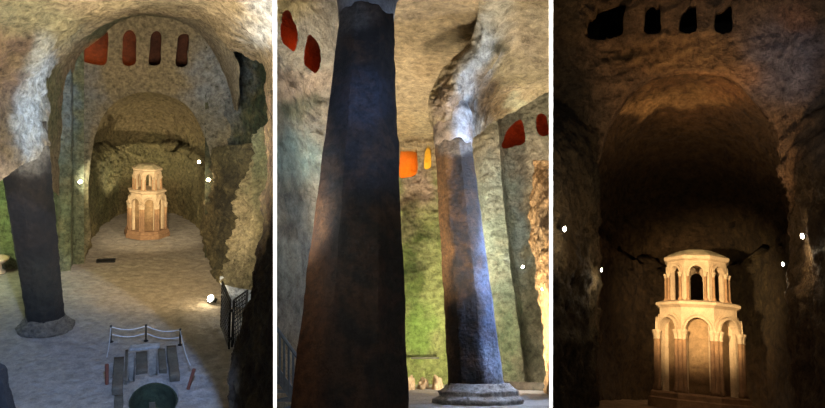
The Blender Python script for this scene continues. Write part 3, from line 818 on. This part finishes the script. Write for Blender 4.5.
light(c, 'right_cool_light', 'SPOT', c.P(190, 130, 30), COOL, 2200, c.P(235, 95, 44), spot_size=math.radians(60), spot_blend=.8, shadow_soft_size=.5)
light(c, 'right_wall_lamp', 'SPOT', c.P(190, 250, 30), (1, .86, .62), 2600, c.P(245, 220, 35), spot_size=math.radians(50), spot_blend=.8, shadow_soft_size=.2)
light(c, 'left_aisle_lamp', 'POINT', c.P(-30, 230, 42), (.85, 1.0, .6), 900, shadow_soft_size=.3)
#@@C2
# ================================================================== chamber two: two tall octagonal pillars seen from the floor
c = C2
fl = floor_sheet(c, -12, 16, 11, 60, 140, 200, 0.04, 1.2)
rock('floor', c, fl, M2F, '8c8884', [(420, 390, 30, 12, 'a5977c', .5)])
def FZ(px, y): return floor_px(c, px, y) - Vector((0, 0, .25))
# near pillar
YA = 10.6
pa = c.P(350, 330, YA); zt_ = c.P(365, 12, YA).z; xt = c.P(366.5, 12, YA).x; xb = c.P(349.5, 408, YA).x; zb = c.P(350, 408, YA).z
xf = xb + (xb - xt) * (zb + c.h) / (zt_ - zb)
loc = Vector((xf, YA, -c.h))
wb = 117 / 600 * YA / 2 * .93; wt = 62 / 600 * YA / 2 * .93
wf = wb + (wb - wt) * (zb + c.h) / (zt_ - zb)
Hh = zt_ + c.h
capA = [(wt * 1.0, Hh - .22), (wt * 1.1, Hh - .2), (wt * 1.13, Hh + .05), (wt * 1.2, Hh + .3), (wt * 1.6, Hh + .7), (wt * 2.4, Hh + 1.2)]
make_pillar(c, loc, [(wf, 0), (wt, Hh), (wt, Hh + .1)], [(0, 0), (xt - xf, Hh), (xt - xf, Hh + .1)], 0.53, MP2, 0,
            [(wf * 1.35, -.1), (wf * 1.35, .2), (wf * 1.15, .35), (wf * 1.05, .4)],
            (capA, xt - xf, '9aa6b4', [(335, 8, 14, 30, '8a7a64', .8)]),
            'huge near octagonal pillar of blackened stone beside the steel staircase',
            [(296, 330, 26, 220, '4a2c12', .85), (365, 100, 24, 26, '2c3444', .7), (360, 140, 30, 60, '22262e', .4), (345, 10, 30, 16, '5e5c58', .6), (310, 20, 30, 40, '5c4a34', .6)], base='171412', s=1.6, amp=.014, seg=160)  # brown and blue-grey patches paint the light falling on its faces
# far pillar
YC = 20.6
g = floor_px(c, 478, YC); topc = c.P(453, 138, YC)
Hf = topc.z + c.h; lean = topc.x - g.x
wB = 56 / 600 * YC / 2 * .93; wT = 40 / 600 * YC / 2 * .93
capB = [(wT * 1.0, Hf - .32), (wT * 1.1, Hf - .3), (wT * 1.13, Hf), (wT * 1.15, Hf + .5), (wT * 1.15, Hf + .9), (wT * .9, Hf + 1.3)]
make_pillar(c, Vector((g.x, g.y, -c.h)), [(wB, 0), (wT, Hf)], [(0, 0), (lean, Hf)], 0.2, MP2, 0,
            [(1.42, -.1), (1.45, .12), (1.25, .24), (1.28, .38), (1.1, .5), (1.0, .62)],
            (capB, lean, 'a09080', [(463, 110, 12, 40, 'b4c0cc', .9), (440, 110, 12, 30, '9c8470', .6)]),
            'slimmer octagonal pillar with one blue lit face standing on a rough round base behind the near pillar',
            [(441, 270, 8, 180, '6a4c2c', .8), (493, 270, 11, 200, '50586a', .7), (500, 370, 14, 24, '8a92a0', .6), (455, 143, 26, 8, '6a6660', .7)], base='1a1613', s=1.2, amp=.018, seg=120)  # ochre and blue-grey strips put the side faces' light into the colour
# left wall with the sloping row of openings
WL = [[(281, 40), (281, 18), (284, 10), (288, 12), (293, 20), (297.5, 32), (296.5, 42), (293, 51), (289, 48)],
      [(304, 62), (305, 44), (308, 36), (312, 35), (317, 42), (320, 53), (320, 62), (317, 73), (312, 71)]]
bm = sheet(c, [[c.P(255, -60, 13), c.P(277, -60, 13.5), c.P(310, -60, 15), c.P(350, -60, 17), c.P(380, -60, 26), c.P(388, -60, 36)],
               [c.P(255, -10, 14), c.P(277, 0, 14.2), c.P(310, 30, 15.5), c.P(350, 50, 18), c.P(382, 85, 30), c.P(390, 100, 44)],
               [c.P(255, 20, 14.6), c.P(277, 50, 15), c.P(310, 80, 16.5), c.P(350, 100, 19), c.P(382, 140, 30), c.P(391, 160, 44)],
               [c.P(255, 80, 13.6), c.P(277, 90, 14.2), c.P(310, 122, 16.4), c.P(350, 150, 19), c.P(382, 190, 30), c.P(391, 200, 44)],
               [c.P(255, 220, 13.2), c.P(277, 230, 14), c.P(310, 240, 16), c.P(350, 250, 19), c.P(384, 270, 30), c.P(393, 280, 44)],
               [FZ(250, 13.5), FZ(277, 14.5), FZ(310, 16.5), FZ(350, 19), FZ(386, 30), FZ(395, 44)]], 220, 380, .12, 1.3, thick=.35, holes=WL, radial=True)
rock('wall_left', c, bm, M2, '8f8570', [(300, 85, 40, 14, 'b0987c', .8), (285, 0, 24, 20, '9a8650', .8), (290, 112, 14, 12, '3e4a34', .8), (290, 160, 30, 30, '6f8a84', .8), (290, 200, 20, 18, '4c4438', .7), (290, 260, 30, 60, '788078', .7), (310, 105, 10, 10, '3e4a34', .7), (285, 230, 12, 12, '5a4c40', .6)])
def gal(px0, px1, py0, py1, y, dep, mat, col_, pw, n='wall_gallery', lx=.5, ly=.6):
    A_ = c.P(px0, py1, y); B_ = c.P(px1, py0, y)
    q = (y + dep) / y * 1.06
    gallery(A_.x * (q if A_.x < 0 else 1), B_.x * (q if B_.x > 0 else 1), y, y + dep, A_.z, B_.z * q, n, mat)
    if pw: light(c, 'gallery_lamp', 'POINT', Vector((A_.x + (B_.x - A_.x) * lx, y + dep * .45, A_.z + (B_.z - A_.z) * ly)), col_, pw, shadow_soft_size=.08)
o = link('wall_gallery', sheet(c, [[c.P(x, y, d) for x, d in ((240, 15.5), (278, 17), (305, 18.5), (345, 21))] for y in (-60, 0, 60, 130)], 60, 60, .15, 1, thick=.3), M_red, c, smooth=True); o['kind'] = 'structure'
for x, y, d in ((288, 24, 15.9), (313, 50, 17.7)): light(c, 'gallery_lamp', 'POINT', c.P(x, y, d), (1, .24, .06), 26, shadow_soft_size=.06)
# vault over the middle
def rows_(xs, tab): return [[c.P(x, y, d + (x - 420) * k) for x in xs] for (y, d, k) in tab]
bm = sheet(c, [[c.P(x, -60, 12 + abs(x - 430) * .01) for x in (300, 360, 400, 440, 480, 540)],
               [c.P(x, -10, 16) for x in (300, 360, 400, 440, 480, 520)], [c.P(x, 40, 22) for x in (310, 360, 400, 440, 470, 500)],
               [c.P(x, 95, 31) for x in (340, 370, 400, 440, 462, 480)], [c.P(x, 138, 42.5) for x in (360, 380, 400, 440, 458, 474)]], 220, 200, .25, .7, thick=.8)
rock('ceiling', c, bm, M2, 'b09a74', [(420, 40, 30, 40, 'b8a078', .6), (430, 70, 10, 12, '8c7450', .5), (400, 130, 14, 16, 'c0a070', .5), (345, 20, 20, 30, 'b0985c', .5)])
# rear wall between the pillars
bm = sheet(c, [[c.P(x, y, 42.5) for x in (380, 400, 420, 450, 490)] for y in (120, 170, 220, 300)] + [[FZ(x, 43.5) for x in (380, 400, 420, 450, 490)]], 150, 300, .25, .7, thick=1.0,
     holes=[[(399.5, 176), (400, 149), (403, 147), (414, 147.5), (417, 150), (417, 172), (408, 177)], [(424.5, 168), (425, 149), (428, 143), (431, 147), (431, 166)]])
rock('wall_back', c, bm, M2, '83864e', [(425, 150, 40, 26, 'b49a74', .95), (418, 190, 16, 22, 'a88c74', .95), (410, 205, 10, 14, '5a4630', .8), (424, 240, 26, 26, '6e7838', .8), (414, 264, 18, 16, '36441c', .9), (430, 238, 16, 12, '3c4a20', .8), (416, 300, 10, 20, '5a6a30', .7), (408, 225, 10, 16, '3c3a22', .8), (436, 300, 12, 50, 'b0b070', .7), (418, 330, 14, 30, '7d9a48', .6)])
gal(393, 420.5, 140, 182, 44.6, 4, plain('orange_lit_gallery_wall', 'd08a48', .9), (1, .42, .06), 420, lx=.3)  # orange lamp light also put into this wall colour
gal(421.5, 438, 138, 174, 44.6, 4, plain('yellow_lit_gallery_wall', 'e0b060', .9), (1, .72, .14), 330)  # wall colour takes on the yellow of its lamp light
# slot in the rear wall and pale loose rocks
for px, py, sx, sz, sd, lb in ((410, 385, .3, .5, 1, 'low pale rock at the foot of the green wall, nearest the big pillar'), (423.5, 383.5, .34, .42, 2, 'low pale rock in the middle of the row below the green wall'), (437.5, 383, .3, .55, 3, 'low pale rock at the foot of the green wall, nearest the slim pillar')):
    yy = 35
    L_ = floor_px(c, px, yy - abs(sd - 2) * 1.2)
    bm = bmesh.new(); bmesh.ops.create_icosphere(bm, subdivisions=4, radius=1)
    for v in bm.verts:
        v.co = Vector((v.co.x * sx, v.co.y * .8, max(-.1, v.co.z) * sz * 1.3)) * (1 + .35 * noise.fractal(v.co * 1.6 + Vector((sd * 3, 0, 0)), .9, 2, 4))
    tag(link('rock', bm, MR, c, loc=L_, smooth=True), lb, 'rock', 'pale rocks under the green wall')
L_ = c.P(425, 358, 42.0); bm = bmesh.new(); box(bm, -.95, .95, -.15, .25, -.06, .06)
tag(link('stone_shelf', bm, M_blk, c, loc=L_), 'thin dark ledge on the green wall between the two pillars', 'shelf')
# right wall: window band, green pilaster, dark bay
def dr(x, y):
    if x <= 500: return 36
    d = 35.4
    edge = 500 + (y - 200) * .15 if y > 0 else 500
    return d
bx = [(440, 37), (470, 36.5), (490, 36.2)]
WR = [[(502, 146), (504, 137), (509, 128), (516, 121), (521, 120), (524, 127), (525, 142), (514, 146), (506, 148.5)],
      [(538, 133), (536, 122), (537, 116), (541, 113.5), (546, 116), (548, 126), (549, 133), (543, 136)]]
def rrow(y, xe):
    if y == 'f': P_ = lambda x, d: FZ(x, d)
    else: P_ = lambda x, d: c.P(x, y, d)
    return [P_(462, 37.5), P_(474, 37), P_(xe - 14, 36.2), P_(xe - 2, 36), P_(xe, 36.3), P_(xe + 1.5, 38.5), P_(xe + 12, 39), P_(xe + 30, 38), P_(575, 37)]
bm = sheet(c, [rrow(80, 496), rrow(130, 499), rrow(190, 503), rrow(260, 510), rrow(320, 518), rrow('f', 526)], 220, 320, .13, .8, thick=.6, holes=WR, radial=True)
rock('wall_right', c, bm, M2, '8c8468', [(515, 160, 50, 24, 'a89c84', .8), (495, 190, 24, 30, '8f9c90', .7), (500, 270, 18, 60, '728270', .7), (508, 340, 16, 40, '62764e', .7), (480, 240, 14, 40, '95a290', .7), (530, 330, 10, 50, '4c4a34', .8), (535, 190, 16, 40, 'a8977c', .7), (520, 230, 8, 40, '8a9a96', .6)])
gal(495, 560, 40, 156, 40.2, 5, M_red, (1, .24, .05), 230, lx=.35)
# right vault: pale rib rising from the far pillar and the arch lip
R2 = lambda pts: [c.P(*p) for p in pts]
bm = sheet(c, [R2([(478, -60, 12), (500, -60, 12), (525, -60, 12.5), (580, -60, 12)]), R2([(478, 10, 17.5), (500, 8, 17), (525, 10, 18), (580, 5, 17)]),
               R2([(468, 42, 19.3), (488, 45, 18.8), (512, 50, 20.5), (580, 45, 20)]), R2([(437, 74, 20), (468, 80, 19.6), (505, 85, 24), (580, 75, 23)]),
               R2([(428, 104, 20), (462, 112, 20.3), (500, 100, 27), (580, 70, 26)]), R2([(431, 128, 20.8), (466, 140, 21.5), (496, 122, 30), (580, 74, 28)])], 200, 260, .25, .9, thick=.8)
rock('ceiling', c, bm, M2, 'a4916c', [(472, 100, 14, 40, 'b8c4cc', .9), (484, 50, 12, 30, 'b0bcc0', .75), (500, 10, 16, 26, 'bcb8a4', .7), (489, 100, 20, 26, '5a4424', .95), (497, 48, 9, 8, '3c3c22', .9), (520, 70, 24, 14, '8c7c50', .6), (535, 40, 30, 30, 'b09c7c', .5), (445, 100, 10, 20, 'a08a78', .7), (520, 105, 16, 8, 'a0a080', .6), (540, 20, 20, 16, 'a89c80', .5)])  # brown patch paints shade under the arch, blue-grey ones cool light
# rough ochre rock at the right edge
bm = sheet(c, [R2([(533, 160, 31), (540, 160, 29.5), (552, 160, 28), (590, 160, 27)]), R2([(530, 215, 31), (537, 215, 29), (552, 215, 27), (590, 215, 26)]), R2([(535, 270, 30), (541, 270, 28), (552, 270, 26), (590, 270, 25)]),
               R2([(543, 325, 29.5), (547, 325, 27.5), (555, 325, 25.5), (590, 325, 24)]), [FZ(546, 29), FZ(549, 27), FZ(557, 25), FZ(590, 24)]], 70, 220, .2, 1.2, thick=.6)
rock('wall_right', c, bm, M2, 'a07c50', [(545, 290, 8, 60, 'b48850', .6), (540, 220, 10, 30, '8a6a44', .6)])
# low kerb along the right wall
bm = bmesh.new(); A_ = floor_px(c, 500, 34.5); B_ = floor_px(c, 560, 31)
for i in range(24):
    pass
tube(bm, [A_.lerp(B_, i / 23) + Vector((0, .1 * noise.noise(Vector((i, 0, 0))), .12)) for i in range(24)], [.28 + .06 * noise.noise(Vector((i * .7, 3, 0))) for i in range(24)], 12)
o = link('trim_kerb', bm, M_blk, c, clip=True, smooth=True); o['kind'] = 'structure'
# steel stair at the lower left
st = empty('steel_stair', c, c.P(282, 372, 11.6)); tag(st, 'blue grey steel staircase with a barred handrail, left of the huge pillar', 'staircase')
O = c.P(282, 372, 11.6)
def seg_(a, b, y=11.6): return [c.P(*a, y) - O, c.P(*b, y) - O]
bm = bmesh.new(); tube(bm, seg_((262, 308), (298, 358)), .035); link('handrail', bm, M_slate, parent=st)
bm = bmesh.new(); p_, q_ = seg_((262, 352), (300, 406)); n_ = Vector((0, 0, 1))
for i in range(1):
    vs = [p_ + n_ * .13, q_ + n_ * .13, q_ - n_ * .13, p_ - n_ * .13]
    a_ = [bm.verts.new(v) for v in vs]; b_ = [bm.verts.new(v + Vector((0, .06, 0))) for v in vs]
    bm.faces.new(a_); bm.faces.new(list(reversed(b_)))
    for k in range(4): bm.faces.new((a_[k], b_[k], b_[(k + 1) % 4], a_[(k + 1) % 4]))
bmesh.ops.recalc_face_normals(bm, faces=bm.faces[:]); link('stringer', bm, M_slate, parent=st)
for i in range(8):
    t = (i + .5) / 8; x = 264 + t * 36
    bm = bmesh.new(); tube(bm, seg_((x, 308 + (x - 262) / 36 * 50), (x, 356 + (x - 262) / 38 * 54)), .022, 6); link('baluster', bm, M_slate, parent=st)
for i in range(6):
    x = 266 + i * 6.2; q_ = c.P(x, 368 + (x - 262) * 1.42, 11.7) - O
    bm = bmesh.new(); box(bm, q_.x - .14, q_.x + .14, .1, 1.1, q_.z - .03, q_.z + .02); link('tread', bm, M_slate, parent=st)
for n, sg in c.planes():
    for ch_ in st.children:
        b = bmesh.new(); b.from_mesh(ch_.data)
        bmesh.ops.bisect_plane(b, geom=b.verts[:] + b.edges[:] + b.faces[:], plane_co=-O, plane_no=n * -sg, clear_outer=True); b.to_mesh(ch_.data); b.free()
for ch_ in list(st.children):
    if len(ch_.data.polygons) == 0: bpy.data.objects.remove(ch_)
for px, py, y, lb in ((523, 267, 35.2, 'small bright floodlight high on the dark bay of the right wall'), (543, 289, 27.2, 'small bright floodlight on the ochre rock at the right edge')):
    lamp(c, c.P(px, py, y), c.P(px, py, y) + Vector((-2, -2, .6)), .09 if y < 30 else .11, lb, 'floodlights of the tall chamber', M_glowC)
# light of the tall chamber
light(c, 'green_wall_flood', 'SPOT', Vector((c.P(455, 360, 35.5).x, 35.5, -.4)), (1, 1, .62), 6000, c.P(424, 290, 43), spot_size=math.radians(130), spot_blend=.6, shadow_soft_size=.2)
light(c, 'vault_flood', 'SPOT', Vector((.9, 14.5, -.4)), (1, .88, .72), 12500, Vector((.9, 19, 9)), spot_size=math.radians(84), spot_blend=.5, shadow_soft_size=.5)
light(c, 'vault_flood', 'SPOT', Vector((1.0, 31, 0)), (1, .86, .68), 14000, Vector((.8, 34, 12)), spot_size=math.radians(100), spot_blend=.5, shadow_soft_size=.5)
light(c, 'left_wall_flood', 'SPOT', Vector((-1.75, 8.4, 1.6)), (.9, .97, 1), 1500, c.P(266, 140, 14.5), spot_size=math.radians(70), spot_blend=.9, shadow_soft_size=.2)
light(c, 'blue_flood', 'AREA', Vector((4.35, 19.2, 4)), (.36, .56, 1), 1300, Vector((2.4, 20.6, 4)), shape='RECTANGLE', size=.3, size_y=7)
light(c, 'near_blue_spot', 'SPOT', Vector((1.25, 6.0, 3.2)), (.45, .62, 1), 1400, Vector((-.8, 10, 4.6)), spot_size=math.radians(50), spot_blend=.9, shadow_soft_size=.3)
light(c, 'pillar_spot', 'SPOT', Vector((-.75, 3.6, .4)), (1, .82, .68), 420, Vector((-1.1, 10, 3.4)), spot_size=math.radians(110), spot_blend=.9, shadow_soft_size=.3)
light(c, 'right_wall_flood', 'AREA', Vector((3.6, 27, .2)), (1, .93, .8), 3000, c.P(505, 170, 36), shape='DISK', size=2)
light(c, 'floor_cool', 'SPOT', Vector((4.6, 22, 9)), (.68, .78, 1), 6500, Vector((3.0, 19, -1)), spot_size=math.radians(50), spot_blend=.6, shadow_soft_size=.3)

# ================================================================== chamber three: the dark apse with the lit reliquary
c = C3
fl = floor_sheet(c, -14, 12, 14, 50, 140, 140, 0.05, 1.0)
rock('floor', c, fl, M1F, '8c7050', [])
YW = 22.0
ap3 = [(598, 440), (597, 380), (599, 320), (600, 270), (597, 232), (597, 180), (603, 140), (617, 108), (640, 82), (668, 70), (697, 68), (728, 74), (752, 92), (772, 122), (783, 155), (788, 195), (790, 240), (789, 300), (793, 360), (797, 440)]
w3 = [[(584, 36), (586, 26), (592, 14), (602, 5), (614, 0), (624, -1), (626, 6), (623, 20), (622, 34), (610, 38), (596, 39)],
      [(644, 32), (644.5, 18), (645.5, 8), (649, 2), (655, 1.5), (660.5, 4), (661, 14), (660, 32)],
      [(680, 31), (680.5, 14), (684, 7), (690, 1), (695, 0.5), (696.5, 8), (696, 31)],
      [(715.5, 31), (716, 10), (722, 6), (728, 1), (732, -2), (732.5, 8), (731.5, 31)]]
bm = sheet(c, col_rows(c, (540, 575, 610, 690, 765, 800, 850), (-50, 40, 110, 200, 300, 'f'), lambda x, y: YW + (abs(x - 690) > 105) * -1.2 + (0 if y > 120 else (120 - y) * -.012)), 300, 400, .3, .8, thick=.5, holes=[ap3] + w3)
rock('wall_back', c, bm, M3, '6a5338', [(690, 55, 70, 20, '8a683c', .8), (785, 60, 40, 40, '6a6870', .85), (720, 80, 40, 14, 'a87a48', .7), (575, 120, 30, 60, '4c4434', .8), (575, 20, 30, 20, '8a6c44', .6), (800, 20, 20, 16, '8a6040', .6), (575, 240, 20, 60, '5c4830', .6), (805, 300, 14, 80, '7a5c3c', .6)])  # grey patch at upper right paints the faint cool light there
A_ = c.P(572, 45, YW + 1.2); B_ = c.P(745, -20, YW + 1.2)
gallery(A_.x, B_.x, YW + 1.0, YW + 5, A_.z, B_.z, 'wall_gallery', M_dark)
cx3 = (c.P(596, 300, YW).x + c.P(792, 300, YW).x) / 2; RW3 = (c.P(792, 300, YW).x - c.P(596, 300, YW).x) / 2 + .3
zl3 = c.P(690, 262, YW + 9).z; zt3 = c.P(697, 64, YW).z + .2
h3 = []
for px, py in ((625, 212), (650, 216), (672, 214), (694, 213), (716, 212), (738, 211), (757, 207)):
    p = c.P(px, py, YW + 7.2); h3.append((p.x, p.z, .11))
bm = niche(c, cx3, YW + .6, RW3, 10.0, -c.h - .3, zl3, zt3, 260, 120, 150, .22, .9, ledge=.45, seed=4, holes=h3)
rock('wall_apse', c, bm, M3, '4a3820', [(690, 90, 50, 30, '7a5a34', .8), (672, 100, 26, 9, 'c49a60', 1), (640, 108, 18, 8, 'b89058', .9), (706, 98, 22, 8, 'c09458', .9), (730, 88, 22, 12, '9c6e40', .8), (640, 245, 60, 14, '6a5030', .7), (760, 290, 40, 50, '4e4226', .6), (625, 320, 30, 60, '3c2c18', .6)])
# side walls flanking the apse
bm = sheet(c, [[C3.P(x, y, 24) for x in (540, 562, 584, 599)] for y in (-60, 70)] + [[C3.P(x, y, d) for x, d in ((540, 15), (562, 17), (584, 19.4), (599, 21.2))] for y in (150, 220, 300)] + [[floor_px(c, x, d) - Vector((0, 0, .3)) for x, d in ((540, 15), (562, 17), (584, 19.4), (599, 21.2))]], 90, 300, .25, .9, thick=.8)
rock('wall_left', c, bm, M3, '54462f', [(580, 240, 16, 60, '6a5434', .6), (565, 330, 20, 60, '4a3c24', .6)])
bm = sheet(c, [[C3.P(x, y, 24) for x in (790, 802, 822, 850)] for y in (-60, 60)] + [[C3.P(x, y, d) for x, d in ((790, 21.2), (802, 19.4), (822, 17), (850, 15))] for y in (160, 210, 270, 330)] + [[floor_px(c, x, d) - Vector((0, 0, .3)) for x, d in ((797, 21.2), (806, 19.4), (822, 17), (850, 15))]], 80, 280, .25, .9, thick=.8)
rock('wall_right', c, bm, M3, '6e5436', [(800, 250, 14, 50, '8a6a44', .6), (812, 360, 14, 60, '5a4028', .5)])
# reliquary
rg = c.P(699, 377, 26.3)
rel = make_reliquary(c, Vector((rg.x, 26.3, -c.h)), math.radians(0))
ctr = c.px(Vector((rg.x, 26.3, 2)))
ang = math.atan2(rg.x, 26.3)
rel.matrix_world = c.W @ Matrix.Translation(Vector((rg.x, 26.3, -c.h))) @ Matrix.Rotation(-ang, 4, 'Z') @ Matrix.Diagonal((.88, .88, 1, 1))
tag(rel, 'warm lit octagonal two tier stone reliquary alone in the dark apse on the right', 'reliquary', 'stone reliquaries')
for px, py, y, sz, lb in ((564, 229, 16.6, .08, 'upper left floodlight shining on the dark side wall, nearest the dividing wall'), (601, 270, 20.8, .06, 'lower left floodlight at the rim of the dark apse'),
                  (783.5, 264, 22.6, .07, 'lower right floodlight glowing inside the dark apse'), (803, 236, 18.9, .08, 'upper right floodlight on the brown side wall')):
    L_ = c.P(px, py, y); d_ = Vector((1 if px < 700 else -1, -.4, -.2))
    lamp(c, L_, L_ + d_, sz, lb, 'floodlights of the dark apse', M_glowC)
    light(c, 'floodlight_spill', 'POINT', L_ + Vector((.25 if px < 700 else -.25, -.35, -.35)), (1, .85, .6), 40, shadow_soft_size=.05)
light(c, 'reliquary_spot', 'SPOT', c.P(590, 255, 14), (1, .76, .48), 13500, Vector((rg.x, 26.3, 3.1)), spot_size=math.radians(32), spot_blend=.8, shadow_soft_size=.15)
light(c, 'reliquary_spot', 'SPOT', c.P(775, 255, 14), (1, .76, .48), 4200, Vector((rg.x, 26.3, 3.1)), spot_size=math.radians(32), spot_blend=.8, shadow_soft_size=.15)
light(c, 'dome_light', 'SPOT', c.P(705, 300, 19), (1, .66, .4), 4500, c.P(705, 85, 23), spot_size=math.radians(70), spot_blend=1, shadow_soft_size=.3)
light(c, 'wall_warm', 'SPOT', c.P(640, 330, 12), (1, .8, .56), 1300, c.P(640, 40, 21), spot_size=math.radians(80), spot_blend=1, shadow_soft_size=.3)
light(c, 'wall_cool', 'SPOT', c.P(760, 200, 11), (.6, .72, 1), 1700, c.P(795, 50, 20), spot_size=math.radians(40), spot_blend=1, shadow_soft_size=.3)
light(c, 'added_apse_fill', 'POINT', Vector((rg.x, 29.2, -.6)), (1, .72, .45), 150, shadow_soft_size=.2)  # unseen fill light added behind the reliquary to lift the dark walls
light(c, 'floor_warm', 'SPOT', c.P(690, 150, 20), (1, .66, .38), 600, c.P(696, 400, 25), spot_size=math.radians(60), spot_blend=.8, shadow_soft_size=.3)
